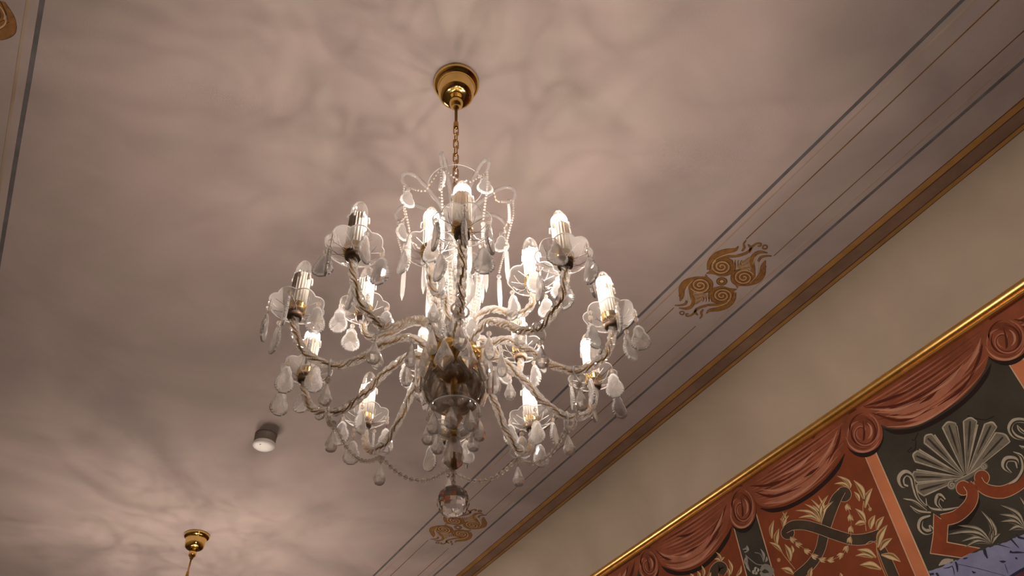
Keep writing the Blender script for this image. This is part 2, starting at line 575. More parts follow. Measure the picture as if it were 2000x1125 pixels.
def paint_half(sgn):
    P = Paint(lambda x, y: tuple(sgn * c for c in orn_uv(x, y)), lambda u, v, l: (u, v, -0.0008 - 0.00015 * l))
    def both(pts, ws, l=1):
        P.ribbon(pts, ws, M_ORND, l, extra=4.0); P.ribbon(pts, ws, M_ORN, l + 1)
    def body(pts, l=1):
        cx = sum(p[0] for p in pts) / len(pts); cy = sum(p[1] for p in pts) / len(pts)
        big = [(cx + (x - cx) * 1.045, cy + (y - cy) * 1.045) for x, y in pts]
        P.poly(big, M_ORND, l, 5); P.poly(pts, M_ORN, l + 1, 5)
    # two volute discs
    body([(540, 515), (575, 485), (590, 430), (620, 380), (690, 345), (780, 355), (845, 415), (845, 480), (790, 530), (700, 548), (620, 525)])
    body([(805, 570), (825, 505), (900, 475), (1000, 485), (1065, 545), (1050, 605), (985, 642), (905, 640), (880, 678), (860, 650), (820, 615)])
    # crest leaves
    both([(555, 480), (572, 395), (640, 318), (750, 275), (850, 258), (888, 218)], [22, 44, 55, 50, 30, 4])
    both([(895, 645), (1000, 628), (1100, 588), (1150, 520), (1160, 440), (1185, 375)], [16, 44, 60, 62, 46, 5])
    both([(1060, 560), (1045, 460), (1032, 385), (1062, 315), (1125, 282), (1208, 292)], [24, 44, 48, 36, 26, 4])
    # tendrils and small curls
    both([(615, 370), (730, 335), (860, 325), (960, 298), (1010, 262), (1040, 222), (1085, 190), (1130, 188), (1128, 214), (1098, 214)], [14, 22, 22, 22, 18, 16, 14, 12, 10, 6], 3)
    both([(1152, 222), (1178, 205), (1203, 220), (1192, 245), (1160, 244), (1152, 222)], 8, 3)
    both([(1000, 292), (1022, 240), (992, 196)], [10, 26, 4], 3)
    both([(925, 272), (952, 232), (945, 192), (972, 150)], [12, 18, 13, 6], 3)
    both([(1105, 385), (1132, 342), (1190, 326), (1252, 325)], [18, 20, 13, 6], 3)
    both([(1165, 470), (1180, 450), (1192, 435)], [16, 14, 3], 3)
    # shell in the angle of the volutes, with finger leaves
    P.poly([(870, 440), (940, 375), (1015, 332), (1008, 400), (1028, 470), (930, 478)], M_ORNM, 2, 4)
    for a, b in (((875, 440), (1005, 345)), ((885, 452), (1000, 400)), ((895, 465), (1018, 450)), ((872, 430), (940, 380))):
        P.ribbon([a, b], [5, 9], M_ORN, 3, 3)
    for k, x in enumerate((822, 850, 880, 912)):
        P.ribbon([(x + 8, 425), (x + 4, 390), (x - 6 + 8 * k, 366)], [14, 12, 3], M_ORND, 3, 4)
        P.ribbon([(x + 14, 422), (x + 10, 390), (x + 2 + 8 * k, 368)], [5, 6, 2], M_ORNL, 5, 4)
    # light strokes
    P.ribbon(spiral(702, 442, 8, 97, 2.3, 2.2), 9, M_ORNL, 6, 2)
    P.ribbon(spiral(702, 442, 18, 104, 2.2, 1.2), 5, M_ORND, 6, 2)
    P.ribbon(spiral(948, 562, 8, 100, 2.3, 4.0), 9, M_ORNL, 6, 2)
    P.ribbon(spiral(948, 562, 18, 106, 2.2, 3.0), 5, M_ORND, 6, 2)
    P.ribbon([(600, 400), (660, 345), (760, 312), (880, 312)], [3, 8, 8, 3], M_ORNL, 6)
    P.ribbon([(1010, 625), (1085, 545), (1100, 460), (1100, 380)], [3, 9, 9, 3], M_ORNL, 6)
    P.ribbon([(1045, 420), (1075, 335), (1140, 300)], [3, 8, 3], M_ORNL, 6)
    return P


def paint_centre():
    P = Paint(orn_uv, lambda u, v, l: (u, v, -0.0008 - 0.00015 * l))
    for r, mt, l in ((56, M_ORND, 1), (48, M_ORN, 2), (27, M_ORND, 3), (19, M_ORNL, 4)):
        P.poly([(705 + 1.1 * r * cos(TAU * k / 24), 605 + 0.82 * r * sin(TAU * k / 24)) for k in range(24)], mt, l)
    return P


half_a = paint_half(1); half_b = paint_half(-1); centre = paint_centre()
me_a = half_a.mb.mesh('scroll_pair', half_a.mats); me_b = half_b.mb.mesh('scroll_pair_far', half_b.mats); me_c = centre.mb.mesh('centre_ring', centre.mats)
for loc, lab in ((ORN[0], 'brown gold painted scroll ornament right of the chandelier, nearer of the two on that strip'),
                 (ORN[1], 'brown gold painted scroll ornament behind the crystal ball below the chandelier'),
                 (ORN_L, 'brown gold painted scroll ornament cut off at the top left corner')):
    t = empty('ceiling_ornament', (loc[0], loc[1], CEIL))
    tag(t, lab, 'ornament', 'painted scroll ornaments on the ceiling')
    link('scroll_pair', me_a, t); link('scroll_pair', me_b, t); link('centre_ring', me_c, t)


# ------------------------------------------------------------------ wall fresco
def wall3(u, v, layer): return (WALL_X - 0.0002 - 0.0002 * layer, u, v)


def P6(x, y): return on_wall(1700 + x / 3.69, 820 + y / 3.69)
def P7(x, y): return on_wall(1420 + x / 4.592, 880 + y / 4.592)
def P8(x, y): return on_wall(1400 + x / 1.9917, 560 + y / 1.9912)
def P3(x, y): return on_wall(1100 + x / 5.0, 900 + y / 5.0)


def pm(name, c, v=0.15, s=20): return principled(name, c, 0.8, noise=v, nscale=s, spec=0.25)


F_RED = pm('fresco_red_ground', (0.185, 0.042, 0.014), 0.22, 5)
F_DARK = pm('fresco_dark_green_ground', (0.040, 0.036, 0.026), 0.25, 6)
F_SALMON = pm('fresco_salmon', (0.47, 0.165, 0.075), 0.12, 6)
F_LINE = pm('fresco_cream_line', (0.50, 0.34, 0.22), 0.15)
F_SWAG = pm('fresco_drapery_red', (0.205, 0.058, 0.026), 0.25, 9)
F_SWAGL = pm('fresco_drapery_rose', (0.33, 0.125, 0.075), 0.15, 14)
F_SWAGM = pm('fresco_drapery_brick', (0.155, 0.040, 0.017), 0.2, 14)
F_SWAGH = pm('fresco_drapery_pale_rose', (0.42, 0.20, 0.13), 0.12, 14)
F_SWAGD = pm('fresco_drapery_maroon', (0.075, 0.014, 0.006), 0.2, 14)
F_BLACK = pm('fresco_black_brown', (0.014, 0.006, 0.004), 0.2)
F_STONE = pm('fresco_stone_grey', (0.150, 0.132, 0.102), 0.25, 25)
F_STONEL = pm('fresco_stone_light', (0.36, 0.32, 0.25), 0.2, 25)
F_STONED = pm('fresco_stone_dark', (0.035, 0.028, 0.020), 0.15, 25)
F_STRAP = pm('fresco_strap_umber', (0.048, 0.034, 0.022), 0.25, 12)
F_STRAPR = pm('fresco_strap_red', (0.20, 0.045, 0.014), 0.2, 12)
F_GOLD = pm('fresco_leaf_gold', (0.40, 0.255, 0.115), 0.2, 25)
F_GOLDL = pm('fresco_leaf_cream', (0.56, 0.42, 0.24), 0.12, 25)
F_GOLDD = pm('fresco_leaf_brown', (0.18, 0.095, 0.035), 0.15, 25)
F_SPRIG = pm('fresco_sprig_grey', (0.21, 0.20, 0.175), 0.15, 25)
F_SPRIGL = pm('fresco_sprig_light', (0.33, 0.32, 0.28), 0.12, 25)
GL = (F_GOLD, F_GOLDL, F_GOLDD)
SL = (F_STONE, F_STONEL, F_STONED)
WT = WALL_TOP - 0.050            # foot of the molding


def rect(P, ya, yb, za, zb, mat, layer):
    P.poly_uv([(ya, za), (yb, za), (yb, zb), (ya, zb)], mat, layer)


def panel(name, label, ya, yb, mat, edges=()):
    t = empty(name, (0, 0, 0))
    tag(t, label, 'wall painting', kind='thing')
    P = Paint(lambda a, b: (a, b), wall3)
    rect(P, ya, yb, 1.4, WT, mat, 0)
    for e in edges: rect(P, e - 0.0025, e + 0.0025, 1.4, WT, F_LINE, 0.8)
    P.build('ground', t)
    return t


pd = panel('wall_fresco', 'dark green painted panel with a grey scallop shell and red scroll straps', 0.845, 1.4045, F_DARK)
pr = panel('wall_fresco', 'red painted panel with crossing dark straps and gold leaf sprays beside the salmon strip', 1.4525, 2.020, F_RED)
pn = panel('wall_fresco', 'narrow dark painted panel with pale grey sprigs between two red panels', 2.022, 2.160, F_DARK, (2.022, 2.160))
pl = panel('wall_fresco', 'red painted panel at lower left with a dark loop and flame leaves', 2.163, 2.735, F_RED)
px_ = panel('wall_fresco', 'dark painted panel below the leftmost knot at the bottom edge', 2.737, 3.30, F_DARK, (2.737,))
for (ya, yb), lab in (((1.4045, 1.4525), 'salmon painted strip between the shell panel and the red panel'),
                      ((0.797, 0.845), 'salmon painted strip under the knot at the right edge')):
    P = Paint(lambda a, b: (a, b), wall3)
    rect(P, ya, yb, 1.4, WT, F_SALMON, 0.3)
    rect(P, ya - 0.002, ya + 0.003, 1.4, WT, F_LINE, 0.8); rect(P, yb - 0.003, yb + 0.001, 1.4, WT, F_LINE, 0.8)
    tag(P.build('painted_strip'), lab, 'painted strip', 'salmon strips on the wall')

P = Paint(lambda a, b: (a, b), wall3)
rect(P, 0.0, 4.2, WT - 0.055, WT + 0.01, F_SWAG, 1.0)
rect(P, 0.0, 4.2, WT - 0.012, WT + 0.01, F_SWAGD, 1.1)
tag(P.build('painted_pelmet', None), 'long plain red curtain heading painted right under the gilded molding', 'painted drapery')

# swags: drapery painted flat on the wall
def swag(uvf, out, dark, mid, light, shade, label, w):
    t = empty('painted_swag', (0, 0, 0)); tag(t, label, 'painted drapery', 'painted curtain swags under the molding')
    P = Paint(uvf, wall3)
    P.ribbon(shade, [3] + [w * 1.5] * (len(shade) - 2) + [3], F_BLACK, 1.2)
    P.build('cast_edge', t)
    P = Paint(uvf, wall3)
    P.poly(out, F_SWAG, 3)
    (x0, y0), (x1, y1) = out[0], out[1]
    low = shade
    fr = random.Random(label)
    for i in range(22):
        f = 0.10 + 0.88 * i / 21
        a, b_ = fr.uniform(0.02, 0.30), fr.uniform(0.60, 0.97)
        ln = []
        for q in range(7):
            t_ = a + (b_ - a) * q / 6
            k = t_ * (len(low) - 1); ii = min(int(k), len(low) - 2); k -= ii
            bx, by = low[ii][0] * (1 - k) + low[ii + 1][0] * k, low[ii][1] * (1 - k) + low[ii + 1][1] * k
            g = f * 0.95
            ln.append((x0 + (x1 - x0) * t_ + (bx - x0 - (x1 - x0) * t_) * g, y0 + (y1 - y0) * t_ + (by - y0 - (y1 - y0) * t_) * g))
        mt = (F_SWAGL, F_SWAGD, F_SWAGL, F_SWAGM)[i % 4]
        ww = w * fr.uniform(0.25, 0.75) * (0.6 if mt is F_SWAGD else 1)
        P.ribbon(ln, [1, ww * 0.7, ww, ww, ww * 0.8, ww * 0.5, 1], mt, 3.3 + 0.02 * i)
    for s in mid: P.ribbon(s, [2, w * 1.9, w * 2.2, w * 1.5, 2], F_SWAGL, 4)
    for s in dark: P.ribbon(s, [2, w * .9, w, w * 0.6, 1], F_SWAGD, 5)
    for s in light: P.ribbon(s, [1, w * 0.75, w * 0.9, w * 0.5, 1], F_SWAGH, 6)
    P.build('cloth', t)


top8 = [(535, 474), (1062, 122)]
swag(P8, top8 + spline([(1062, 122), (1058, 215), (1055, 285), (1025, 352), (960, 425), (870, 492), (770, 540), (700, 552), (642, 538), (600, 500), (555, 478)], 6),
     [[(575, 470), (700, 462), (830, 405), (960, 300)], [(600, 490), (720, 520), (850, 470)], [(790, 455), (830, 430), (860, 403)], [(1040, 195), (1020, 280), (985, 350)], [(860, 465), (950, 400), (1010, 320)], [(570, 466), (660, 440), (760, 400)]],
     [[(620, 490), (750, 480), (880, 410), (980, 300), (1020, 220)], [(680, 515), (780, 510), (880, 460), (930, 420), (960, 390)]],
     [[(660, 505), (760, 505), (830, 470)], [(790, 440), (900, 370), (960, 300)], [(600, 478), (700, 478), (790, 445)], [(970, 330), (1010, 260), (1028, 200)], [(660, 546), (780, 534), (900, 466), (1000, 375)]],
     [(648, 552), (700, 566), (785, 553), (890, 500), (985, 425), (1045, 350), (1068, 300)],
     'painted red swag above the shell panel between two knots', 12)
topB = [(95, 768), (515, 486)]
swag(P8, topB + spline([(515, 486), (498, 580), (488, 640), (450, 700), (398, 758), (335, 806), (262, 842), (205, 856), (165, 848), (140, 818), (118, 795)], 6),
     [[(130, 775), (200, 772), (290, 740)], [(340, 742), (370, 722), (400, 700)], [(150, 800), (220, 815), (330, 780)], [(485, 545), (470, 610), (430, 690)], [(360, 590), (375, 585), (385, 580)]],
     [[(150, 805), (250, 790), (350, 735), (430, 650), (470, 560)], [(190, 840), (270, 820), (360, 765), (430, 690), (460, 640)]],
     [[(170, 790), (250, 790), (330, 750)], [(390, 700), (440, 630), (470, 560)], [(185, 846), (280, 828), (380, 760), (470, 660)], [(240, 740), (320, 700), (380, 640)]],
     [(170, 862), (215, 870), (280, 856), (355, 815), (420, 762), (470, 705), (498, 650)],
     'painted red swag above the red panel with crossing straps', 11)
topC = [(835, 826), (1655, 280)]
swag(P3, topC + spline([(1655, 280), (1630, 470), (1612, 620), (1560, 740), (1470, 880), (1350, 990), (1230, 1050), (1120, 1066), (1020, 1040), (955, 1000), (900, 905), (870, 860)], 6),
     [[(900, 870), (1000, 950), (1070, 970)], [(1200, 895), (1260, 870), (1320, 830)], [(1600, 420), (1540, 560), (1420, 760)], [(1560, 600), (1480, 740), (1380, 880)], [(1100, 740), (1200, 730), (1300, 690)]],
     [[(950, 930), (1080, 960), (1250, 920), (1400, 800), (1500, 640)], [(1000, 1010), (1140, 1030), (1300, 970), (1420, 870), (1500, 760)]],
     [[(930, 890), (1010, 930), (1130, 935)], [(1440, 760), (1520, 620), (1570, 480)], [(1010, 1030), (1130, 1052), (1290, 1000), (1420, 890), (1560, 700)], [(1150, 940), (1200, 930), (1250, 900)]],
     [(960, 1030), (1030, 1075), (1130, 1100), (1250, 1085), (1380, 1020), (1500, 905), (1600, 760), (1650, 640)],
     'painted red swag over the flame leaves in the lower middle of the wall', 26)
swag(P3, [(200, 1270), (480, 1095), (740, 920)] + spline([(740, 920), (735, 1050), (700, 1200), (600, 1330), (450, 1430), (300, 1440), (200, 1380)], 5),
     [[(700, 980), (670, 1100), (600, 1230)], [(640, 1020), (600, 1120), (520, 1230)]], [[(560, 1090), (540, 1150), (480, 1230), (420, 1290), (380, 1320)]], [[(620, 1060), (590, 1130), (520, 1210)]],
     [(300, 1470), (450, 1460), (620, 1360), (720, 1230), (755, 1100)],
     'painted red swag cut off by the bottom edge, leftmost on the wall', 26)
swag(P8, [(1130, 135), (1260, 55), (1480, -75)] + spline([(1480, -75), (1490, 30), (1440, 140), (1350, 215), (1260, 240), (1210, 215), (1190, 160), (1150, 140)], 5),
     [[(1150, 128), (1230, 130), (1330, 80)], [(1170, 145), (1240, 175), (1330, 140)]], [[(1190, 150), (1270, 150), (1360, 90), (1420, 20), (1450, -40)]], [[(1195, 150), (1260, 160), (1330, 120)]],
     [(1215, 228), (1265, 252), (1360, 226), (1450, 150), (1500, 60)],
     'painted red swag cut off at the right edge of the photo', 12)


# knots: round cloth rosettes
def knot(uvf, cx, cy, rx, ry, tilt, label, w):
    t = empty('painted_knot', (0, 0, 0)); tag(t, label, 'painted drapery', 'painted cloth knots between the swags')
    ca, sa = cos(tilt), sin(tilt)
    def e(a, k, ox=0, oy=0):
        x, y = rx * k * cos(a), ry * k * sin(a)
        return (cx + x * ca - y * sa + ox * rx, cy + x * sa + y * ca + oy * ry)
    P = Paint(uvf, wall3)
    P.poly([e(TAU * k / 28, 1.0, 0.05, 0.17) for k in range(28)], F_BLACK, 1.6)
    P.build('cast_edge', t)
    P = Paint(uvf, wall3)
    def shape(a, k):
        x, y = e(a, k)
        return x, y
    P.poly([e(TAU * k / 30, 1.0 + 0.04 * sin(3 * TAU * k / 30 + 0.6)) for k in range(30)], F_SWAG, 7)
    P.poly([e(TAU * k / 24, 0.72 + 0.08 * sin(2 * TAU * k / 24), 0.02, -0.05) for k in range(24)], F_SWAGM, 8)
    P.poly([e(TAU * k / 24, 0.52 + 0.10 * sin(2 * TAU * k / 24 + 1), -0.08, 0.04) for k in range(24)], F_SWAG, 8.5)
    for a0, a1, k0, k1, ww, mt in ((0.3, 2.8, 0.92, 0.90, .9, F_SWAGH), (2.6, 4.2, 0.86, 0.55, .8, F_SWAGL), (3.0, 4.6, 0.66, 0.90, .7, F_SWAGD), (-1.3, 0.9, 0.86, 0.80, .7, F_SWAGL),
                                   (-1.5, 1.2, 0.66, 0.62, .8, F_SWAGD), (1.2, 3.6, 0.62, 0.58, .9, F_SWAGD), (-1.2, 0.8, 0.48, 0.40, .9, F_SWAGH), (1.7, 4.4, 0.38, 0.30, .7, F_SWAGL), (0.9, 2.6, 0.78, 0.76, .6, F_SWAGM)):
        P.ribbon([e(a0 + (a1 - a0) * q / 5, k0 + (k1 - k0) * q / 5) for q in range(6)], [1, w * ww * .7, w * ww, w * ww, w * ww * .6, 1], mt, 9)
    P.ribbon([e(-1.4 + 0.55 * q, 0.92 - 0.062 * q) for q in range(14)], [1] + [w * .75] * 12 + [1], F_SWAGL, 9.3)
    P.ribbon([e(-1.1 + 0.55 * q, 0.84 - 0.062 * q) for q in range(13)], [1] + [w * .35] * 11 + [1], F_SWAGD, 9.4)
    P.ribbon([e(-1.7, 0.55), e(-1.2, 0.12), e(1.3, 0.30), e(1.5, 0.42)], [1, w * .8, w * .9, 1], F_SWAGD, 10)
    P.build('cloth', t)


knot(P8, 570, 566, 76, 84, 0.1, 'painted cloth knot at the top of the salmon strip beside the shell panel', 9)
knot(P8, 1122, 206, 90, 86, 0.0, 'painted cloth knot at the right edge of the photo under the molding', 10)
knot(P8, 98, 862, 54, 82, 0.0, 'painted cloth knot above the narrow dark panel with sprigs', 8)
knot(P3, 832, 1015, 100, 150, -0.08, 'painted cloth knot cut off by the bottom edge of the photo', 20)

# --- shell panel
P = Paint(P6, wall3)
HUB = (690, 415)
ribs = [((385, 548), (335, 465)), ((338, 452), (316, 372)), ((332, 360), (330, 318)), ((322, 300), (340, 222)), ((352, 214), (384, 186)), ((388, 165), (442, 102)),
        ((462, 108), (500, 82)), ((520, 55), (615, 24)), ((622, 42), (665, 36)), ((672, 10), (768, 10)), ((774, 34), (822, 40)), ((826, 30), (912, 52)), ((905, 92), (1008, 158))]
for i, (a, b) in enumerate(ribs):
    mx, my = (a[0] + b[0]) / 2, (a[1] + b[1]) / 2
    ox, oy = (mx - HUB[0]) * 0.06, (my - HUB[1]) * 0.06
    h1 = (HUB[0] + (a[0] - HUB[0]) * 0.06, HUB[1] + (a[1] - HUB[1]) * 0.06)
    h2 = (HUB[0] + (b[0] - HUB[0]) * 0.06, HUB[1] + (b[1] - HUB[1]) * 0.06)
    wide = math.hypot(a[0] - b[0], a[1] - b[1]) > 60
    P.poly([h1, a] + spline([a, (mx + ox, my + oy), b], 4)[1:] + [h2], F_STONE if wide else F_STONED, 2 if wide else 1)
    P.ribbon([h1, ((h1[0] + a[0]) / 2, (h1[1] + a[1]) / 2), a], [3, 7, 12], F_STONEL, 3, 4)
    if wide:
        P.ribbon([h2, ((h2[0] + b[0]) / 2, (h2[1] + b[1]) / 2), b], [3, 5, 7], F_STONEL, 3, 4)
        P.ribbon([(HUB[0] * .55 + mx * .45, HUB[1] * .55 + my * .45), (HUB[0] * .25 + mx * .75, HUB[1] * .25 + my * .75), (mx, my)], [3, 16, 12], F_STONED, 3, 4)
        P.ribbon([a, (mx + ox, my + oy), b], [8, 13, 8], F_STONEL, 4, 5)
P.ribbon([(585, 475), (640, 440), (720, 400), (790, 350), (830, 325)], [26, 30, 34, 30, 26], F_STONE, 5)
P.ribbon([(585, 462), (640, 428), (720, 388), (790, 340), (830, 315)], [6, 8, 8, 8, 6], F_STONEL, 6)
for c, r in (((588, 472), 34), ((822, 336), 28)):
    P.poly([(c[0] + r * cos(TAU * k / 18), c[1] + r * sin(TAU * k / 18)) for k in range(18)], F_STONE, 6)
    P.ribbon(spiral(c[0], c[1], 4, r - 3, 1.7, 0.5, 1, 1, 24), 6, F_STONEL, 7, 2)
P.build('shell', pd)

P = Paint(P6, wall3)
def curl(Pt, c, rr, mat, l, g=5):
    for k_, mt, dl in ((rr + g, F_LINE, 0), (rr, mat, 0.3)):
        Pt.poly([(c[0] + k_ * cos(TAU * k / 24), c[1] + k_ * sin(TAU * k / 24)) for k in range(24)], mt, l + dl)
def rstrap(pts, w):
    P.ribbon(pts, w, F_LINE, 7.5, extra=5); P.ribbon(pts, w, F_STRAPR, 8)
P.ribbon([(640, 560), (720, 560), (760, 600), (680, 740), (560, 790)], [10, 60, 60, 50, 20], F_BLACK, 1.5)
curl(P, (672, 492), 50, F_STRAPR, 7.0)
rstrap([(700, 462), (735, 510), (735, 570), (700, 632), (620, 697), (515, 725)], [60, 74, 80, 84, 84, 80])
curl(P, (806, 418), 52, F_STRAPR, 7.0)
rstrap([(775, 430), (805, 482), (870, 515), (960, 520), (1050, 480), (1130, 415)], [60, 72, 80, 84, 84, 84])
for grow, mt, l in ((1, F_LINE, 7.6), (0, F_STRAPR, 8.1)):
    g = 6 * grow
    P.poly([(462 - g, 680 - g), (560 + g, 755 - g), (552 + g, 885 - g), (790 + g, 930 - g), (660, 992 + g), (437 - g, 960 + g), (458 - g, 830)], mt, l)
P.build('scroll_strap', pd)


def plume(Pt, base, tips, w, mats, layer, bend=0.15):
    for i, tp in enumerate(tips):
        Pt.leaf(base, tp, w, mats, layer + 0.05 * i, bend if tp[0] < base[0] else -bend)


P = Paint(P6, wall3)
plume(P, (880, 895), [(632, 762), (640, 815), (558, 828), (655, 880), (680, 922), (800, 655), (862, 705), (905, 765), (940, 820)], 34, SL, 9)
plume(P, (1120, 790), [(940, 615), (932, 682), (942, 735), (1078, 555), (1000, 800)], 38, SL, 9)
P.build('acanthus_leaf', pd)
P = Paint(P6, wall3)
sw = lambda pts, ws: (P.ribbon(pts, ws, F_STONEL, 9), P.ribbon([(x + 6, y + 8) for x, y in pts], [w * 0.35 for w in ws] if isinstance(ws, list) else ws * .35, F_STONED, 9.5))
sw([(275, 480), (235, 470), (222, 420), (255, 385), (298, 410), (318, 490), (350, 570), (440, 655)], [14, 40, 56, 50, 34, 28, 24, 6])
sw([(240, 568), (320, 590), (410, 655)], [4, 20, 8]); sw([(288, 620), (350, 662), (440, 668)], [4, 24, 10])
sw([(402, 565), (425, 635), (520, 652), (645, 628)], [4, 20, 22, 4]); sw([(538, 580), (498, 548), (482, 598), (520, 645)], [26, 40, 34, 8])
sw([(435, 690), (372, 720), (362, 775), (400, 808), (442, 795), (428, 760)], [10, 34, 42, 44, 36, 12])
P.build('scroll_leaf', pd)
P = Paint(P6, wall3)
sw([(1180, 60), (1120, 10), (1040, 8), (1008, 60), (1040, 115), (1110, 140)], [30, 34, 36, 38, 36, 20])
sw([(1120, 100), (1080, 70), (1060, 40)], [22, 26, 6])
sw([(1020, 385), (968, 335), (985, 285), (1050, 290), (1062, 350)], [10, 40, 44, 36, 10]); sw([(1032, 230), (1090, 265), (1105, 350), (1060, 430), (1000, 465)], [4, 26, 30, 22, 4])
sw([(1150, 180), (1110, 200), (1075, 185)], [20, 24, 4])
P.build('scroll_leaf', pd)
P = Paint(P6, wall3)
for pts in ([(345, 90), (320, 145), (300, 140)], [(300, 200), (270, 225), (285, 235)], [(330, 150), (322, 210), (290, 230)], [(700, -30), (760, -10), (830, 0), (890, -25)]):
    P.ribbon(pts, 7, F_BLACK, 1.0)
P.ribbon([(495, 1050), (540, 1022), (600, 1012)], [6, 40, 14], F_STONEL, 9)
P.build('hairline_vine', pd)

# --- red panel
P = Paint(P7, wall3)
def dstrap(pts, w, l):
    P.ribbon(pts, w, F_LINE, l, extra=4); P.ribbon(pts, w, F_STRAP, l + 0.3)
curl(P, (1048, 392), 66, F_STRAP, 2.0, 4)
dstrap([(1035, 360), (975, 445), (915, 600), (872, 740), (835, 890), (755, 1020), (620, 1140)], [60, 90, 90, 88, 84, 86, 88], 2.5)
curl(P, (545, 738), 58, F_STRAP, 2.9, 4)
dstrap([(520, 712), (590, 672), (700, 670), (830, 705), (960, 752), (1120, 798), (1250, 792), (1375, 745)], [60, 80, 84, 86, 88, 92, 94, 76], 3.3)
dstrap([(1385, 880), (1440, 1000), (1500, 1140)], [70, 90, 92], 2)
P.build('crossing_strap', pr)
P = Paint(P7, wall3)
plume(P, (845, 645), [(612, 538), (640, 605), (692, 478), (752, 435), (818, 402), (912, 398), (955, 455), (765, 488)], 34, GL, 5)
plume(P, (1105, 340), [(985, 228), (962, 300), (1048, 240), (1085, 275)], 32, GL, 5)
plume(P, (505, 690), [(498, 545), (545, 545), (476, 608), (560, 580)], 28, GL, 5)
P.build('leaf_plume', pr)
P = Paint(P7, wall3)
def sprig(stem, leaves, berries=()):
    P.ribbon(stem, 7, F_GOLD, 5)
    for b, tp, w in leaves: P.leaf(b, tp, w, GL, 5.2, 0.1 if tp[0] < b[0] else -0.1)
    for b in berries: P.poly([(b[0] + 16 * cos(TAU * k / 12), b[1] + 18 * sin(TAU * k / 12)) for k in range(12)], F_GOLD, 5.4)
sprig([(1222, 560), (1222, 490), (1240, 430), (1285, 515)], [((1235, 450), (1135, 265), 58), ((1190, 455), (1138, 368), 36), ((1240, 515), (1308, 335), 56)], [(1285, 527)])
sprig([(1250, 722), (1238, 650), (1200, 590)], [((1245, 645), (1150, 520), 50), ((1248, 650), (1148, 668), 48)])
sprig([(1425, 1130), (1372, 1000), (1345, 900), (1340, 835), (1290, 815), (1235, 850)], [((1290, 705), (1332, 578), 58), ((1345, 712), (1412, 590), 56), ((1355, 870), (1442, 665), 66), ((1375, 895), (1485, 785), 58), ((1385, 935), (1562, 1000), 62), ((1340, 960), (1168, 890), 56), ((1310, 962), (1152, 945), 40), ((1385, 1065), (1190, 1028), 66)])
P.build('leaf_spray', pr)
P = Paint(P7, wall3)
sprig([(612, 1065), (520, 950), (455, 850), (440, 790)], [((405, 790), (425, 622), 40), ((450, 850), (470, 698), 50), ((495, 912), (378, 822), 40), ((570, 992), (518, 838), 56), ((582, 930), (580, 850), 34), ((600, 1110), (486, 1058), 56)], [(466, 982)])
P.build('leaf_spray', pr)
P = Paint(P7, wall3)
sprig([(760, 1140), (765, 1090)], [((750, 1150), (765, 1045), 46)])
P.build('leaf_spray', pr)
P = Paint(P7, wall3)
P.leaf((1020, 1160), (1015, 1095), 36, GL, 5)
P.build('leaf_spray', pr)
P = Paint(P7, wall3)
bells = [(592, 795), (640, 838), (718, 898), (785, 946), (855, 976), (930, 980), (1025, 942), (1076, 880), (1106, 802), (1115, 705), (1110, 600), (1086, 505)]
for i, (x, y) in enumerate(bells):
    a = bells[max(i - 1, 0)]; b = bells[min(i + 1, len(bells) - 1)]
    tx, ty = b[0] - a[0], b[1] - a[1]
    l = math.hypot(tx, ty); tx /= l; ty /= l
    if i > 5: tx, ty = -tx, -ty
    for s in (-0.5, 0, 0.5):
        P.leaf((x - tx * 30, y - ty * 30), (x + tx * 34 - ty * 44 * s, y + ty * 34 + tx * 44 * s), 26, GL[:2], 6, 0.05)
P.ribbon(bells, 4, F_GOLD, 4.6)
P.build('bell_garland', pr)

# --- sprigs in the narrow dark panel
P = Paint(P7, wall3)
G2 = (F_SPRIG, F_SPRIGL)
for b, tp, w in (((160, 915), (180, 850), 44), ((185, 905), (140, 885), 26), ((175, 940), (190, 1000), 26), ((180, 985), (215, 1090), 26), ((170, 950), (178, 1040), 20), ((330, 990), (300, 880), 26), ((345, 1000), (355, 950), 24)):
    P.leaf(b, tp, w, G2, 3)
P.ribbon([(165, 935), (220, 985), (270, 1020), (330, 1030), (380, 1060)], 8, F_SPRIG, 2.6)
P.ribbon([(250, 915), (300, 930), (330, 1000)], 6, F_SPRIG, 2.6)
P.ribbon([(300, 1080), (340, 1040), (395, 1070), (390, 1110), (330, 1120), (300, 1090)], [20, 46, 50, 40, 40, 20], F_SPRIG, 3)
for c in ((258, 1062), (262, 1095), (240, 1090), (275, 1072)):
    P.poly([(c[0] + 15 * cos(TAU * k / 12), c[1] + 19 * sin(TAU * k / 12)) for k in range(12)], F_SPRIGL, 3)
P.build('grey_sprig', pn)

# --- loop and flames in the left red panel
P = Paint(P3, wall3)
pts = [(1520, 1230), (1480, 1150), (1475, 1080), (1520, 1030), (1560, 1050), (1545, 1110)]
P.ribbon(pts, [80, 84, 88, 92, 88, 60], F_LINE, 2, extra=5); P.ribbon(pts, [80, 84, 88, 92, 88, 60], F_STRAP, 2.3)
P.build('dark_loop', pl)
P = Paint(P3, wall3)
plume(P, (1540, 985), [(1490, 890), (1475, 960), (1520, 930), (1580, 940)], 26, GL, 3)
P.build('leaf_plume', pl)
for b, tp in (((1640, 1110), (1610, 960)), ((1620, 1130), (1600, 1040)), ((1690, 1130), (1740, 1020)), ((1330, 1150), (1310, 1075)), ((1370, 1140), (1350, 1020)), ((1400, 1140), (1445, 1085)), ((1270, 1160), (1240, 1100))):
    P = Paint(P3, wall3); P.leaf(b, tp, 34, GL, 3); P.build('flame_leaf', pl)

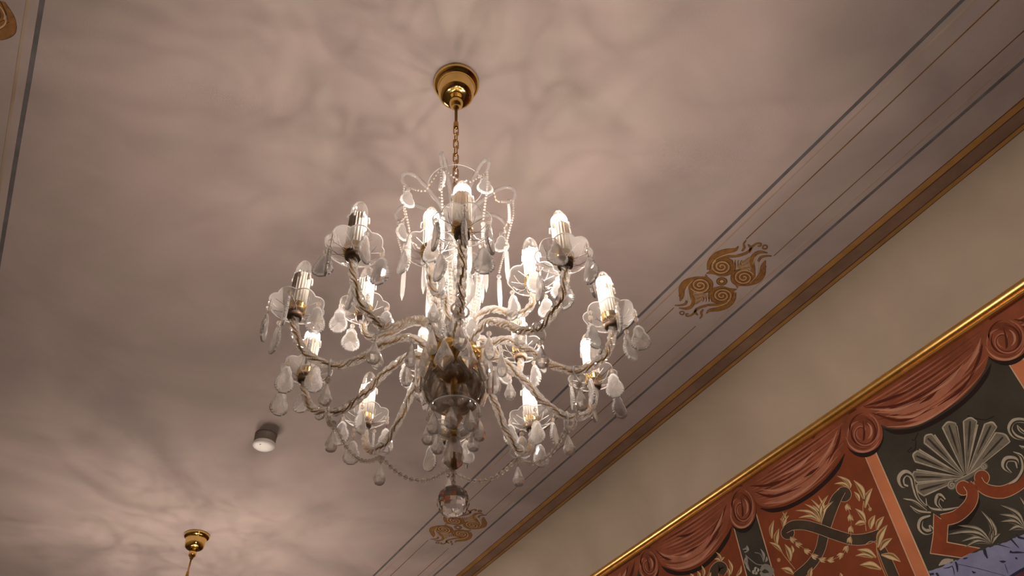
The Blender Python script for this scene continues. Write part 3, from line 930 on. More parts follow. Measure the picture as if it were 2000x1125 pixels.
# ------------------------------------------------------------------ blue cloth at the lower right corner
M_BLUE = principled('pale_blue_cloth', (0.155, 0.165, 0.30), 0.85, col2=(0.235, 0.245, 0.40), nscale=9)
M_NAVY = principled('navy_ink', (0.010, 0.011, 0.035), 0.8, noise=0.2)
M_MAROON = principled('maroon_border', (0.085, 0.018, 0.03), 0.8, noise=0.2)
CX = WALL_X - 0.022


def cloth_pt(px, py, back=0.0):
    d = ray(px, py)
    t = CX / d.x
    y, z = d.y * t, EYE.z + d.z * t
    return (CX + 0.006 * sin(y * 34) + 0.004 * sin(z * 41 + 1) - back, y, z)


t = empty('hanging_cloth', cloth_pt(1900, 1112)); tag(t, 'pale blue cloth with navy ink splashes in the lower right corner', 'cloth')
org = Vector(t.location)
mb = MB()
edge = spline([(1812, 1116), (1850, 1100), (1880, 1089), (1912, 1075), (1940, 1064), (1970, 1055), (2000, 1043), (2060, 1020)], 6)
rows = 22
vs, fs = [], []
rng = random.Random(3)
jit = [rng.uniform(-2.0, 2.0) for _ in edge]
for side in (0.0, -0.008):
    for i, (x, y) in enumerate(edge):
        for j in range(rows + 1):
            k = j / rows
            vs.append(Vector(cloth_pt(x + 110 * k, y + jit[i] * (1 - k) + 190 * k, side)) - org)
n1 = len(edge); q = rows + 1
for s in (0, 1):
    o = s * n1 * q
    for i in range(n1 - 1):
        for j in range(rows):
            f = (o + i * q + j, o + (i + 1) * q + j, o + (i + 1) * q + j + 1, o + i * q + j + 1)
            fs.append(f if s else f[::-1])
o = n1 * q
for i in range(n1 - 1): fs += [(i * q, (i + 1) * q, o + (i + 1) * q, o + i * q), (i * q + rows, o + i * q + rows, o + (i + 1) * q + rows, (i + 1) * q + rows)]
for j in range(rows): fs += [(j, o + j, o + j + 1, j + 1), ((n1 - 1) * q + j, (n1 - 1) * q + j + 1, o + (n1 - 1) * q + j + 1, o + (n1 - 1) * q + j)]
mb.add(vs, fs, 0, False)
mb.build('cloth', M_BLUE, t)
CP = Paint(lambda a, b: (a, b), lambda u, v, l: tuple(Vector(cloth_pt(u, v, 0.0014 + 0.0002 * l)) - org))
CQ = lambda x, y: (1800 + x / 9.785, 1010 + y / 9.785)
for pts, ws in (([(640, 850), (670, 930), (690, 1050)], [40, 60, 20]), ([(1180, 610), (1210, 700), (1260, 790)], [70, 60, 20]), ([(1690, 400), (1760, 470), (1890, 600)], [30, 40, 16]),
                ([(1820, 330), (1880, 390), (1990, 420)], [40, 60, 50]), ([(1380, 520), (1450, 520), (1700, 590)], [20, 24, 6]), ([(1690, 660), (1760, 680), (1850, 680), (2000, 690)], [70, 40, 50, 14]),
                ([(1810, 785), (1850, 800)], [50, 40]), ([(1480, 840), (1550, 850), (1610, 845)], [10, 60, 10]), ([(260, 1060), (300, 1120), (320, 1180)], [50, 50, 40]), ([(150, 1090), (220, 1080)], [50, 60]),
                ([(560, 920), (600, 1010), (620, 1110)], [16, 20, 8]), ([(1000, 1040), (1040, 1070), (1080, 1070)], [10, 50, 10]), ([(700, 900), (1100, 990), (1600, 1120)], [8, 12, 6]), ([(1590, 900), (1640, 1060)], [14, 8]),
                ([(380, 965), (470, 960), (560, 930)], [8, 22, 14]), ([(810, 800), (860, 790), (900, 780)], [30, 36, 10])):
    CP = Paint(lambda a, b: (a, b), lambda u, v, l: tuple(Vector(cloth_pt(u, v, 0.0014 + 0.0002 * l)) - org))
    CP.ribbon([CQ(*p) for p in pts], [w * 0.75 / 9.785 for w in ws], M_NAVY, 1, 5)
    CP.build('ink_splash', t)
CP = Paint(lambda a, b: (a, b), lambda u, v, l: tuple(Vector(cloth_pt(u, v, 0.0014 + 0.0002 * l)) - org))
CP.ribbon([CQ(1640, 1160), (1984, 1119), CQ(2100, 930)], [5, 5, 5], M_NAVY, 2, 4)
CP.poly([CQ(1700, 1160), (1986, 1122), CQ(2100, 960), CQ(2100, 1200)], M_MAROON, 1.5)
CP.build('maroon_border', t)

# ------------------------------------------------------------------ smoke detector
sd = empty('smoke_detector', (0.628, 3.085, CEIL)); tag(sd, 'small round white smoke detector on the ceiling left of the chandelier', 'smoke detector')
M_SDW = principled('white_plastic', (0.66, 0.63, 0.60), 0.45, noise=0.04)
M_SDG = principled('shaded_vent_plastic', (0.17, 0.135, 0.115), 0.6, noise=0.1)  # dark brown puts the shadow side of the base into its colour
m = MB(); m.lathe([(0.049, 0.0), (0.049, -0.012), (0.046, -0.014), (0.046, -0.046), (0.047, -0.048)], 36)
for k in range(24): m.box((0.0463 * cos(TAU * k / 24) - 0.001, 0.0463 * sin(TAU * k / 24) - 0.001, -0.046), (0.0463 * cos(TAU * k / 24) + 0.001, 0.0463 * sin(TAU * k / 24) + 0.001, -0.012))
m.build('vented_base', M_SDG, sd)
m = MB(); m.lathe([(0.0490, -0.046), (0.0500, -0.049), (0.0490, -0.056), (0.044, -0.060), (0.030, -0.062), (0.0, -0.0625)], 40); m.build('cover', M_SDW, sd)
m = MB(); m.ball((-0.020, -0.014, -0.0615), 0.004, 10, 6, smooth=True, sz=0.5); m.build('indicator', principled('dark_led', (0.03, 0.03, 0.03), 0.3), sd)

# ------------------------------------------------------------------ chandelier pieces (z measured down from the ceiling)
AX, AY = 0.548, 1.066


def Z(z): return z - CEIL


def mesh_of(fn, name, mats):
    b = MB(); fn(b); return b.mesh(name, mats)


# canopy
def f_canopy(b):
    b.lathe([(0.066, 0), (0.0665, -0.010), (0.064, -0.016), (0.058, -0.020), (0.053, -0.022), (0.052, -0.030), (0.0515, -0.050), (0.049, -0.065), (0.043, -0.075), (0.034, -0.079), (0.021, -0.081)], 48)
    b.lathe([(0.0195, -0.080), (0.0195, -0.108), (0.018, -0.117), (0.013, -0.123), (0.009, -0.128), (0.0085, -0.134), (0.0, -0.136)], 32)
ME_CANOPY = mesh_of(f_canopy, 'ceiling_canopy', M_BRASS)


def f_rod(b):
    b.lathe([(0.0045, -0.132), (0.0045, -0.200), (0.0070, -0.205), (0.0074, -0.226), (0.004, -0.232), (0.0, -0.233)], 16)
ME_ROD = mesh_of(f_rod, 'hanger_rod', M_BRASSD)


def f_chain(b):
    z = -0.224
    i = 0
    while z > -0.50:
        L, w = 0.019, 0.0068
        pts = []
        for k in range(24):
            a = TAU * k / 24
            x, zz = w * cos(a), (L - w) * (1 if sin(a) > 0 else -1) * (1 if abs(sin(a)) > 0.15 else abs(sin(a)) / 0.15) + w * sin(a)
            pts.append((x, 0, z - L + zz) if i % 2 == 0 else (0, x, z - L + zz))
        b.tube(pts, 0.0019, 8, True)
        z -= 2 * (L - 0.0036); i += 1
ME_CHAIN = mesh_of(f_chain, 'chain', M_BRASSD)


# column: gold tube, turned glass balusters and dishes
def f_stem(b):
    b.lathe([(0.0, Z(3.115)), (0.010, Z(3.11)), (0.012, Z(3.095)), (0.007, Z(3.08)), (0.0065, Z(2.93)), (0.014, Z(2.925)), (0.016, Z(2.915)), (0.0065, Z(2.905)), (0.0065, Z(2.60)), (0.0065, Z(2.32)), (0.0, Z(2.318))], 20)
ME_STEM = mesh_of(f_stem, 'gold_stem', M_CUP)


def ribbed(n, amp): return lambda r, z, a: (r * (1 + amp * cos(n * a)), z)


def f_baluster(b):
    prof = [(0.009, Z(2.905)), (0.022, Z(2.895)), (0.030, Z(2.875)), (0.026, Z(2.855)), (0.014, Z(2.842)), (0.012, Z(2.835)), (0.020, Z(2.825)), (0.034, Z(2.80)), (0.040, Z(2.765)), (0.036, Z(2.73)),
            (0.022, Z(2.70)), (0.014, Z(2.685)), (0.016, Z(2.672)), (0.026, Z(2.655)), (0.028, Z(2.635)), (0.020, Z(2.615)), (0.012, Z(2.600)), (0.008, Z(2.600))]
    b.lathe(prof, 20, mod=ribbed(10, 0.09), smooth=False)
ME_BAL = mesh_of(f_baluster, 'glass_baluster', M_BALUSTER)


def dish(R, depth, z, lobes=0, amp=0.0):
    def f(b):
        md = (lambda r, zz, a: (r * (1 + amp * abs(cos(lobes * a / 2)) * (r / R) ** 2 - amp * 0.5 * (r / R) ** 2), zz)) if lobes else None
        prof = [(R * s, z + depth * s ** 2.2) for s in (0.12, 0.25, 0.4, 0.55, 0.7, 0.82, 0.92, 1.0)]
        b.shell(prof, 64, mod=md)
        pts = []
        for k in range(96):
            a = TAU * k / 96
            r, zz = (R, z + depth) if md is None else md(R, z + depth, a)
            pts.append((r * cos(a), r * sin(a), zz))
        b.tube(pts, 0.0013, 6, True, mat=1)
    return f


ME_DISH_TOP = mesh_of(dish(0.068, 0.030, Z(3.085)), 'crown_dish', [M_THIN, M_RIM])
ME_DISH_MID = mesh_of(dish(0.072, 0.018, Z(2.850), 12, 0.08), 'prism_dish', [M_THIN, M_RIM])
ME_DISH_LOW = mesh_of(dish(0.046, 0.022, Z(2.648), 8, 0.10), 'lower_dish', [M_THIN, M_RIM])


# hub
def f_plate(b):
    b.lathe([(0.010, Z(2.592)), (0.030, Z(2.590)), (0.050, Z(2.582)), (0.058, Z(2.574)), (0.058, Z(2.560)), (0.050, Z(2.552)), (0.040, Z(2.545)), (0.034, Z(2.528)), (0.020, Z(2.520)), (0.010, Z(2.518))], 40,
            mod=lambda r, z, a: (r * (1 + 0.03 * cos(15 * a) * (r > 0.045)), z))
    for k in range(15):
        a = TAU * k / 15
        b.ball((0.052 * cos(a), 0.052 * sin(a), Z(2.556)), 0.006, 8, 5, smooth=True)
ME_PLATE = mesh_of(f_plate, 'hub_plate', M_CUP)


def f_bowl(b):
    prof = []
    for i in range(15):
        a = radians_(-78 + 140 * i / 14)
        prof.append((0.061 * cos(a), Z(2.493) + 0.050 * sin(a)))
    b.shell(prof, 48)
def radians_(d): return d * pi / 180
ME_BOWL = mesh_of(f_bowl, 'hub_bowl', M_SMOKE)


def f_lower_bowl(b):
    prof = []
    for i in range(13):
        a = radians_(-80 + 92 * i / 12)
        prof.append((0.050 * cos(a), Z(2.432) + 0.046 * sin(a)))
    b.shell(prof, 48)
    rr, rz = prof[-1]
    b.tube([(rr * cos(TAU * k / 64), rr * sin(TAU * k / 64), rz) for k in range(64)], 0.0016, 6, True, mat=1)
ME_LBOWL = mesh_of(f_lower_bowl, 'bottom_bowl', [M_THIN, M_RIM])


def f_finial(b):
    b.lathe([(0.006, Z(2.445)), (0.014, Z(2.44)), (0.017, Z(2.425)), (0.010, Z(2.412)), (0.006, Z(2.402)), (0.0, Z(2.400))], 12, smooth=False)
ME_FINIAL = mesh_of(f_finial, 'finial_cup', M_CUP)


# arms ------------------------------------------------------------
OUT_P = [(0.040, Z(2.556)), (0.052, Z(2.572)), (0.072, Z(2.590)), (0.098, Z(2.594)), (0.128, Z(2.577)), (0.160, Z(2.546)), (0.192, Z(2.511)), (0.228, Z(2.489)), (0.262, Z(2.488)), (0.292, Z(2.506)), (0.309, Z(2.534)), (0.3165, Z(2.562)), (0.318, Z(2.576))]
IN_P = [(0.020, Z(2.560)), (0.027, Z(2.585)), (0.036, Z(2.622)), (0.055, Z(2.652)), (0.082, Z(2.660)), (0.110, Z(2.644)), (0.138, Z(2.620)), (0.160, Z(2.612)), (0.178, Z(2.624)), (0.186, Z(2.645)), (0.188, Z(2.662))]
def ROPE(a, L):
    q = (a + L * 95) % (pi / 2) - pi / 4          # twisted square rod with rounded edges
    return min(0.80 / cos(q), 1.06)


def arm_meshes(path, rr):
    pts = [(x, 0, z) for x, z in spline(path, 9)]
    g = MB(); g.tube([(x, 0, z) for x, z in spline(path, 14)], rr, 24, False, 0, False, ROPE)
    w = MB()
    # gold thread wound inside the glass
    P = [Vector(p) for p in pts]
    tw, L = [], 0.0
    fine = [(x, 0, z) for x, z in spline(path, 34)]
    for i, p in enumerate(fine):
        p = Vector(p)
        if i: L += (p - Vector(fine[i - 1])).length
        t_ = (Vector(fine[min(i + 1, len(fine) - 1)]) - Vector(fine[max(i - 1, 0)])).normalized()
        n_ = Vector((0, 1, 0)); b_ = t_.cross(n_)
        a = L * 95
        tw.append(p + n_ * (0.0022 * cos(a)) + b_ * (0.0022 * sin(a)))
    w.tube(tw, 0.0021, 6)
    return g.mesh('arm', M_ROPE), w.mesh('gold_thread', M_WIRE)


ME_ARM, ME_THREAD = arm_meshes(OUT_P, 0.0088)
ME_ARM2, ME_THREAD2 = arm_meshes(IN_P, 0.0082)


# candle pieces with the origin at the foot of the cup
def f_pan(b):
    R = 0.0505
    def md(r, z, a):
        s = r / R
        k = abs(cos(4 * a))
        return (r * (1 + (0.09 * k - 0.05) * s ** 2), z + 0.004 * (k - 0.5) * s ** 3)
    prof = [(R * s, 0.008 + 0.022 * s ** 2.4) for s in (0.22, 0.35, 0.5, 0.65, 0.78, 0.88, 0.95, 1.0)]
    b.shell(prof, 96, mod=md)
    pts = []
    for k in range(96):
        a = TAU * k / 96
        r, z = md(R, 0.030, a)
        pts.append((r * cos(a), r * sin(a), z))
    b.tube(pts, 0.00125, 6, True, mat=1)
    # engraved star
    for k in range(8):
        for s in (-1, 1):
            ln = []
            for q in range(6):
                f = 0.30 + 0.55 * q / 5
                a = TAU * (k + 0.5) / 8 + s * (f - 0.55) * 0.75
                r = R * f
                rr, zz = md(r, 0.008 + 0.022 * f ** 2.4, a)
                ln.append((rr * cos(a), rr * sin(a), zz - 0.0004))
            b.tube(ln, 0.00055, 4, mat=2, caps=False)
M_ETCH = principled('frosted_engraving', (0.85, 0.80, 0.74), 0.6, noise=0.05)
ME_PAN = mesh_of(f_pan, 'drip_pan', [M_THIN, M_RIM, M_ETCH])


def f_cup(b):
    b.lathe([(0.0150, 0.012), (0.0180, 0.013), (0.0188, 0.017), (0.0182, 0.025), (0.0190, 0.028), (0.0184, 0.030), (0.0160, 0.0305)], 36, mat=0)
    b.lathe([(0.0105, -0.001), (0.0138, 0.000), (0.0148, 0.004), (0.0152, 0.0125)], 32, mat=1)
ME_CUP = mesh_of(f_cup, 'brass_cup', [M_CUP, M_CUPD])


def f_sleeve(b):
    fl = lambda r, z, a: (r * (1 + 0.10 * abs(cos(9 * a)) - 0.06), z)
    b.lathe([(0.0163, 0.027), (0.0163, 0.106), (0.0158, 0.1085), (0.0150, 0.109), (0.0145, 0.107), (0.0145, 0.070), (0.004, 0.0695)], 108, mod=fl)  # unseen inner plug added to set how deep bulb light reaches
    # clear wax-like drips round the top
    r_ = random.Random(5)
    for k in range(7):
        a = TAU * k / 7 + 0.2
        d = r_.uniform(0.005, 0.016)
        c, s = cos(a), sin(a)
        b.tube([(0.0158 * c, 0.0158 * s, 0.108), (0.0192 * c, 0.0192 * s, 0.1070), (0.0202 * c, 0.0202 * s, 0.1065 - d * 0.5), (0.0198 * c, 0.0198 * s, 0.1065 - d)], [0.0012, 0.0017, 0.0015, 0.0021], 7, mat=1)
ME_SLEEVE = mesh_of(f_sleeve, 'candle_sleeve', [M_SLEEVE, M_RIM])


def f_bulb(b):
    b.shell([(0.0105, 0.092), (0.0125, 0.100), (0.0150, 0.109), (0.0162, 0.117), (0.0158, 0.126), (0.0140, 0.135), (0.0108, 0.1435), (0.0070, 0.149), (0.0036, 0.1518), (0.0012, 0.1525), (0.0001, 0.1526)], 32)
ME_BULB = mesh_of(f_bulb, 'bulb', M_BULB)
ME_BULBLIT = mesh_of(f_bulb, 'bulb', M_BULBLIT)


def f_fil(b):
    b.lathe([(0.0, 0.1105), (0.0046, 0.111), (0.0062, 0.114), (0.0064, 0.120), (0.0052, 0.127), (0.0030, 0.131), (0.0, 0.132)], 16)
ME_FIL = mesh_of(f_fil, 'filament', M_GLOW)


def f_fil0(b):
    b.tube([(0, 0, 0.092), (0, 0, 0.112)], 0.0016, 8)
    b.tube([(0, 0, 0.110), (0.004, 0, 0.118), (-0.004, 0, 0.122), (0.003, 0, 0.127)], 0.0004, 5)
ME_FIL0 = mesh_of(f_fil0, 'filament', M_COIL)


# crystals (hang from the origin)
def wire_and_bead(b, drop, rb=0.0052):
    b.tube([(0, 0, 0), (0, 0, -drop)], 0.0006, 5, mat=1)
    b.ball((0, 0, -drop * 0.55), rb, 8, 6, 0, False)


def leaf_outline(L, W, n=26):
    key = [(0.0, 0.16), (0.05, 0.34), (0.14, 0.52), (0.22, 0.60), (0.29, 0.58), (0.36, 0.68), (0.46, 0.86), (0.58, 0.96), (0.70, 1.0), (0.82, 0.90), (0.91, 0.66), (0.97, 0.36), (1.0, 0.12)]
    out = []
    for i in range(n + 1):
        s = i / n
        for (a, wa), (b, wb) in zip(key, key[1:]):
            if a <= s <= b:
                base = wa + (wb - wa) * (s - a) / (b - a); break
        k = (0.055 if i % 2 else -0.055) * min(1, base * 1.6)
        out.append(((base + k) * W * 0.5, -L * (s + (0.012 if i % 2 else -0.008))))
    return out + [(-x, z) for x, z in reversed(out)]


def flat_crystal(b, outline, c, th, mat=0, rim=0):
    n = len(outline)
    vs = []
    for sgn in (-1, 1):
        for x, z in outline: vs.append((x, sgn * th * 0.25, z))
        for x, z in outline: vs.append((c[0] + (x - c[0]) * 0.80, sgn * th * 0.5, c[1] + (z - c[1]) * 0.84))
    fs = []
    for k in range(n):
        k2 = (k + 1) % n
        fs += [(k, k2, n + k2, n + k), (2 * n + k2, 2 * n + k, 3 * n + k, 3 * n + k2), (k2, k, 2 * n + k, 2 * n + k2)]
    b.add(vs, fs, rim)
    o = len(b.v)
    # flutes running from the middle of the face to its edge
    fv, ff = [], []
    for sgn, base in ((-1, n), (1, 3 * n)):
        q = len(fv)
        fv.append((c[0], sgn * th * 0.62, c[1]))
        for k in range(n): fv.append(vs[base + k])
        for k in range(n):
            k2 = (k + 1) % n
            ff.append((q, q + 1 + k, q + 1 + k2) if sgn < 0 else (q, q + 1 + k2, q + 1 + k))
    b.add(fv, ff, mat)


def f_leaf(L, W, drop):
    def f(b):
        wire_and_bead(b, drop)
        sub = MB(); flat_crystal(sub, leaf_outline(L, W), (0, -L * 0.62), 0.0066, 0, 2)
        o = len(b.f)
        b.add([(x, y, z - drop + 0.002) for x, y, z in sub.v], sub.f, 0)
        b.m[o:] = sub.m
    return f


ME_LEAF = [mesh_of(f_leaf(0.061, 0.038, 0.020), 'leaf_crystal', [M_LEAF, M_WIRE, M_RIM]), mesh_of(f_leaf(0.055, 0.037, 0.018), 'leaf_crystal', [M_LEAF, M_WIRE, M_RIM]), mesh_of(f_leaf(0.066, 0.036, 0.022), 'leaf_crystal', [M_LEAF, M_WIRE, M_RIM])]


def f_drop(L, r, drop):
    def f(b):
        wire_and_bead(b, drop, 0.0058)
        z = -drop
        b.lathe([(0.0012, z), (r * 0.30, z - L * 0.12), (r * 0.62, z - L * 0.35), (r * 0.95, z - L * 0.62), (r, z - L * 0.75), (r * 0.75, z - L * 0.92), (r * 0.30, z - L * 0.99), (0.0005, z - L)], 8, smooth=False)
    return f


ME_LONG = mesh_of(lambda b: (wire_and_bead(b, 0.018, 0.0048), f_leaf(0.060, 0.037, 0.042)(b)), 'leaf_crystal', [M_LEAF, M_WIRE, M_RIM])
ME_DROP = mesh_of(f_drop(0.046, 0.0125, 0.022), 'teardrop_crystal', [M_CRYSTAL, M_WIRE])
ME_ALMOND = mesh_of(f_drop(0.060, 0.0115, 0.012), 'almond_crystal', [M_CRYSTAL, M_WIRE])


def f_kite(b):
    L, W = 0.080, 0.040
    out = [(0.002, 0), (W * 0.5, -L * 0.62), (W * 0.40, -L * 0.72), (0, -L), (-W * 0.40, -L * 0.72), (-W * 0.5, -L * 0.62), (-0.002, 0)]
    flat_crystal(b, out, (0, -L * 0.60), 0.014)
M_KITE = crystal_mat('kite_glass', (1, 0.995, 0.99), 0.22, 0.08, 0.0)
ME_KITE = mesh_of(f_kite, 'kite_crystal', [M_KITE, M_WIRE])


def f_icicle(b):
    wire_and_bead(b, 0.016, 0.0055)
    b.lathe([(0.002, -0.016), (0.0052, -0.022), (0.0058, -0.075), (0.0045, -0.100), (0.0004, -0.118)], 6, smooth=False)
ME_ICICLE = mesh_of(f_icicle, 'icicle_prism', [M_CRYSTAL, M_WIRE])


def f_ring(b):
    b.tube([(0, 0.0155 * cos(TAU * k / 40), 0.0155 * sin(TAU * k / 40)) for k in range(40)], 0.0018, 8, True)
ME_RING = mesh_of(f_ring, 'glass_ring', M_RIM)


def beads(pts, step, r, fn=None):
    b = MB()
    P = [Vector(p) for p in spline(pts, 16)]
    b.tube(P, 0.0005, 4, mat=1)
    acc, nxt = 0.0, step * 0.5
    for a, c in zip(P, P[1:]):
        l = (c - a).length
        while acc + l >= nxt and l > 1e-9:
            q = a + (c - a) * ((nxt - acc) / l)
            b.ball(q, r, 8, 6, 0, False)
            nxt += step
        acc += l
    return b


OUTER0, NOUT = -115.0, 10
INNER0, NIN = 12.0, 5
LIT_OUT = {0, 1, 2, 3, 5, 7}
LIT_IN = {0, 1, 3}


def chandelier(loc, full, label):
    rt = empty('chandelier', loc)
    tag(rt, label, 'chandelier', 'crystal chandeliers along the hall')
    link('ceiling_canopy', ME_CANOPY, rt); link('hanger_rod', ME_ROD, rt); link('chain', ME_CHAIN, rt)
    link('gold_stem', ME_STEM, rt); link('glass_baluster', ME_BAL, rt)
    link('crown_dish', ME_DISH_TOP, rt); link('prism_dish', ME_DISH_MID, rt); link('lower_dish', ME_DISH_LOW, rt)
    link('hub_plate', ME_PLATE, rt); link('hub_bowl', ME_BOWL, rt); link('bottom_bowl', ME_LBOWL, rt); link('finial_cup', ME_FINIAL, rt)
    rnd = random.Random(11)
    arms = [(rad(OUTER0 + 36 * k), ME_ARM, ME_THREAD, 0.318, Z(2.576), k in LIT_OUT, True) for k in range(NOUT)] + \
           [(rad(INNER0 + 72 * k), ME_ARM2, ME_THREAD2, 0.188, Z(2.662), k in LIT_IN, False) for k in range(NIN)]
    for a, am, tm, R, z, lit, outer in arms:
        arm = link('arm', am, rt, rz=a)
        if not outer: arm['label'] = 'short inner glass arm'
        link('gold_thread', tm, arm)
        foot = (R, 0, z)
        rz = rnd.uniform(0, 0.7)
        link('drip_pan', ME_PAN, arm, foot, rz)
        link('brass_cup', ME_CUP, arm, foot)
        link('candle_sleeve', ME_SLEEVE, arm, foot, rz)
        bl = link('bulb', ME_BULBLIT if lit else ME_BULB, arm, foot)
        bl['label'] = 'glowing candle bulb' if lit else 'unlit clear candle bulb'
        link('filament', ME_FIL if lit else ME_FIL0, arm, foot)
        if not full: continue
        if outer:
            ph = [0.0, 1.15, 2.35, -2.35, -1.15]
        else:
            ph = [0.3, 1.7, -1.1, 3.0]
        for i, p in enumerate(ph):
            p += rnd.uniform(-0.18, 0.18)
            rr = 0.0490
            link('leaf_crystal', ME_LONG if i in (0, 3) and outer else ME_LEAF[rnd.randrange(3)], arm, (R + rr * cos(p), rr * sin(p), z + 0.029), rnd.uniform(0, pi))
        if outer:
            link('glass_ring', ME_RING, arm, (0.240, 0, Z(2.478)), rnd.uniform(-0.5, 0.5))
            link('teardrop_crystal', ME_DROP, arm, (0.240, 0, Z(2.464)), rnd.uniform(0, pi))
        else:
            link('teardrop_crystal', ME_DROP, arm, (0.150, 0, Z(2.605)), rnd.uniform(0, pi))
    # crown of curled glass hooks
    for k in range(8):
        a = rad(-174.5 + 44 * k if k < 4 else -174.5 + 132 + 45.5 * (k - 3))
        pts = spline([(0.012, 0, Z(2.960)), (0.030, 0, Z(3.000)), (0.066, 0, Z(3.042)), (0.106, 0, Z(3.072)), (0.135, 0, Z(3.072)), (0.149, 0, Z(3.048)), (0.142, 0, Z(3.024)), (0.128, 0, Z(3.022))], 7)
        b = MB(); b.tube(pts, [0.0056 - 0.0022 * i / (len(pts) - 1) for i in range(len(pts))], 14, False, 0, True, lambda t_, L: 1 + 0.14 * cos(4 * t_ + L * 160))
        hk = link('crown_hook', b.mesh('crown_hook', M_HOOK), rt, rz=a)
        link('leaf_crystal', ME_LEAF[1], hk, (0.130, 0, Z(3.022)), 0.6 * k)
        beads([(0.142, 0, Z(3.022)), (0.139, 0, Z(2.965)), (0.128, 0, Z(2.915)), (0.118, 0, Z(2.870))], 0.0085, 0.0029).build('bead_strand', [M_BEAD, M_WIRE], hk)
        link('icicle_prism', ME_ICICLE, hk, (0.118, 0, Z(2.868)), 0.3 * k)
        c, s = cos(rad(44)), sin(rad(44))
        beads([(0.135, 0, Z(3.020)), (0.125 * cos(rad(14)), 0.125 * sin(rad(14)), Z(2.985)), (0.118 * cos(rad(22)), 0.118 * sin(rad(22)), Z(2.978)), (0.125 * cos(rad(30)), 0.125 * sin(rad(30)), Z(2.985)), (0.135 * c, 0.135 * s, Z(3.020))], 0.0090, 0.0028).build('bead_swag', [M_BEAD, M_WIRE], hk)
    if not full: return rt
    for k in range(12):
        a = TAU * k / 12
        link('icicle_prism', ME_ICICLE, rt, (0.068 * cos(a), 0.068 * sin(a), Z(2.866)), a)
    for k in range(10):
        a = TAU * (k + 0.5) / 10
        c, s_ = cos(a), sin(a)
        beads([(0.070 * c, 0.070 * s_, Z(2.866)), (0.064 * c, 0.064 * s_, Z(2.800)), (0.054 * c, 0.054 * s_, Z(2.735)), (0.044 * c, 0.044 * s_, Z(2.672))], 0.0100, 0.0046).build('bead_strand', [M_BEAD, M_WIRE], rt)
    for k in range(8):
        a = TAU * k / 8
        link('almond_crystal', ME_ALMOND, rt, (0.026 * cos(a), 0.026 * sin(a), Z(2.845)), a)
    for k in range(8):
        a = TAU * (k + 0.5) / 8
        link('leaf_crystal', ME_LEAF[0], rt, (0.046 * cos(a), 0.046 * sin(a), Z(2.668)), a + 1.2)
    for k in range(10):
        a = rad(OUTER0 + 18 + 36 * k)
        o = link('kite_crystal', ME_KITE, rt, (0.069 * cos(a), 0.069 * sin(a), Z(2.562)), a + pi / 2)
    for k in range(10):
        a = rad(OUTER0 + 36 * k + 7)
        link('almond_crystal', ME_ALMOND, rt, (0.094 * cos(a), 0.094 * sin(a), Z(2.583)), a)
    for k in range(8):
        a = TAU * (k + 0.25) / 8
        link('teardrop_crystal', ME_DROP, rt, (0.047 * cos(a), 0.047 * sin(a), Z(2.440)), a)
    # bead garlands from ring to ring
    for k in (2, 3, 4, 5, 6, 7):
        a0, a1 = rad(OUTER0 + 36 * k), rad(OUTER0 + 36 * (k + 1))
        pts = []
        for i in range(7):
            f = i / 6
            a = a0 + (a1 - a0) * f
            sag = 4 * f * (1 - f)
            r = 0.240 - 0.010 * sag
            pts.append((r * cos(a), r * sin(a), Z(2.462) - 0.040 * sag))
        beads(pts, 0.0125, 0.0050).build('bead_garland', [M_BEAD, M_WIRE], rt)
    # central drop: beads, faceted pear, beads, ball
    b = beads([(0, 0, Z(2.402)), (0, 0, Z(2.385))], 0.010, 0.0048); b.build('bead_strand', [M_BEAD, M_WIRE], rt)
    b = MB(); z = Z(2.388)
    b.lathe([(0.003, z), (0.010, z - 0.010), (0.014, z - 0.026), (0.0185, z - 0.046), (0.017, z - 0.058), (0.008, z - 0.068), (0.001, z - 0.071)], 12, smooth=False)
    b.build('faceted_pear', M_CRYSTAL, rt)
    b = beads([(0, 0, Z(2.317)), (0, 0, Z(2.284))], 0.0105, 0.0046); b.build('bead_strand', [M_BEAD, M_WIRE], rt)
    b = MB()
    b.ball((0, 0, Z(2.2545)), 0.0285, 14, 9, smooth=False)
    b.build('faceted_ball', crystal_ball, rt)
    return rt


crystal_ball = crystal_mat('clear_ball_crystal', (1, 1, 1), 0.03, 0.02)
chandelier((AX, AY, CEIL), True, 'large crystal chandelier with candle bulbs and glass arms hanging in the middle of the photo')
chandelier((0.600, 4.175, CEIL), False, 'second chandelier far along the ceiling, only its brass canopy and stem showing at lower left')

# ------------------------------------------------------------------ camera, world, colour
cam = bpy.data.cameras.new('camera')
co = bpy.data.objects.new('camera', cam); COL.objects.link(co)
cam.sensor_width = 36.0
cam.lens = F_PX / 2000.0 * 36.0
cam.clip_start = 0.05
right = Vector((RX.x, RY.x, RZ.x)); down = Vector((RX.y, RY.y, RZ.y)); fwd = Vector((RX.z, RY.z, RZ.z))
right.normalize(); fwd.normalize(); up = right.cross(fwd)
M4 = Matrix(((right.x, up.x, -fwd.x, EYE.x), (right.y, up.y, -fwd.y, EYE.y), (right.z, up.z, -fwd.z, EYE.z), (0, 0, 0, 1)))
co.matrix_world = M4
S.camera = co

w = bpy.data.worlds.new('world'); S.world = w
w.use_nodes = True
w.node_tree.nodes['Background'].inputs[0].default_value = (0.02, 0.018, 0.016, 1)
w.node_tree.nodes['Background'].inputs[1].default_value = 1.0

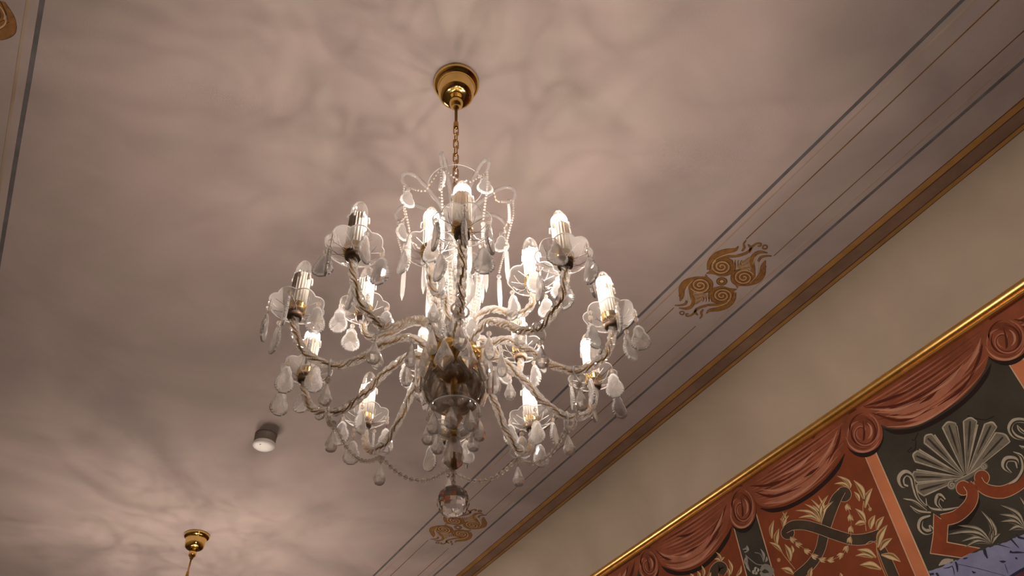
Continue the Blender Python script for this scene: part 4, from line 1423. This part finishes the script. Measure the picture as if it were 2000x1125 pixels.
vs_ = S.view_settings
S.display_settings.display_device = 'sRGB'
vs_.view_transform = 'Standard'; vs_.look = 'None'; vs_.gamma = 1.0; vs_.use_curve_mapping = False
vs_.exposure = 0.0
cy = S.cycles
cy.use_denoising = True
cy.max_bounces = 14; cy.diffuse_bounces = 4; cy.glossy_bounces = 6; cy.transmission_bounces = 12; cy.transparent_max_bounces = 32
cy.caustics_reflective = False; cy.caustics_refractive = False
cy.sample_clamp_indirect = 6.0
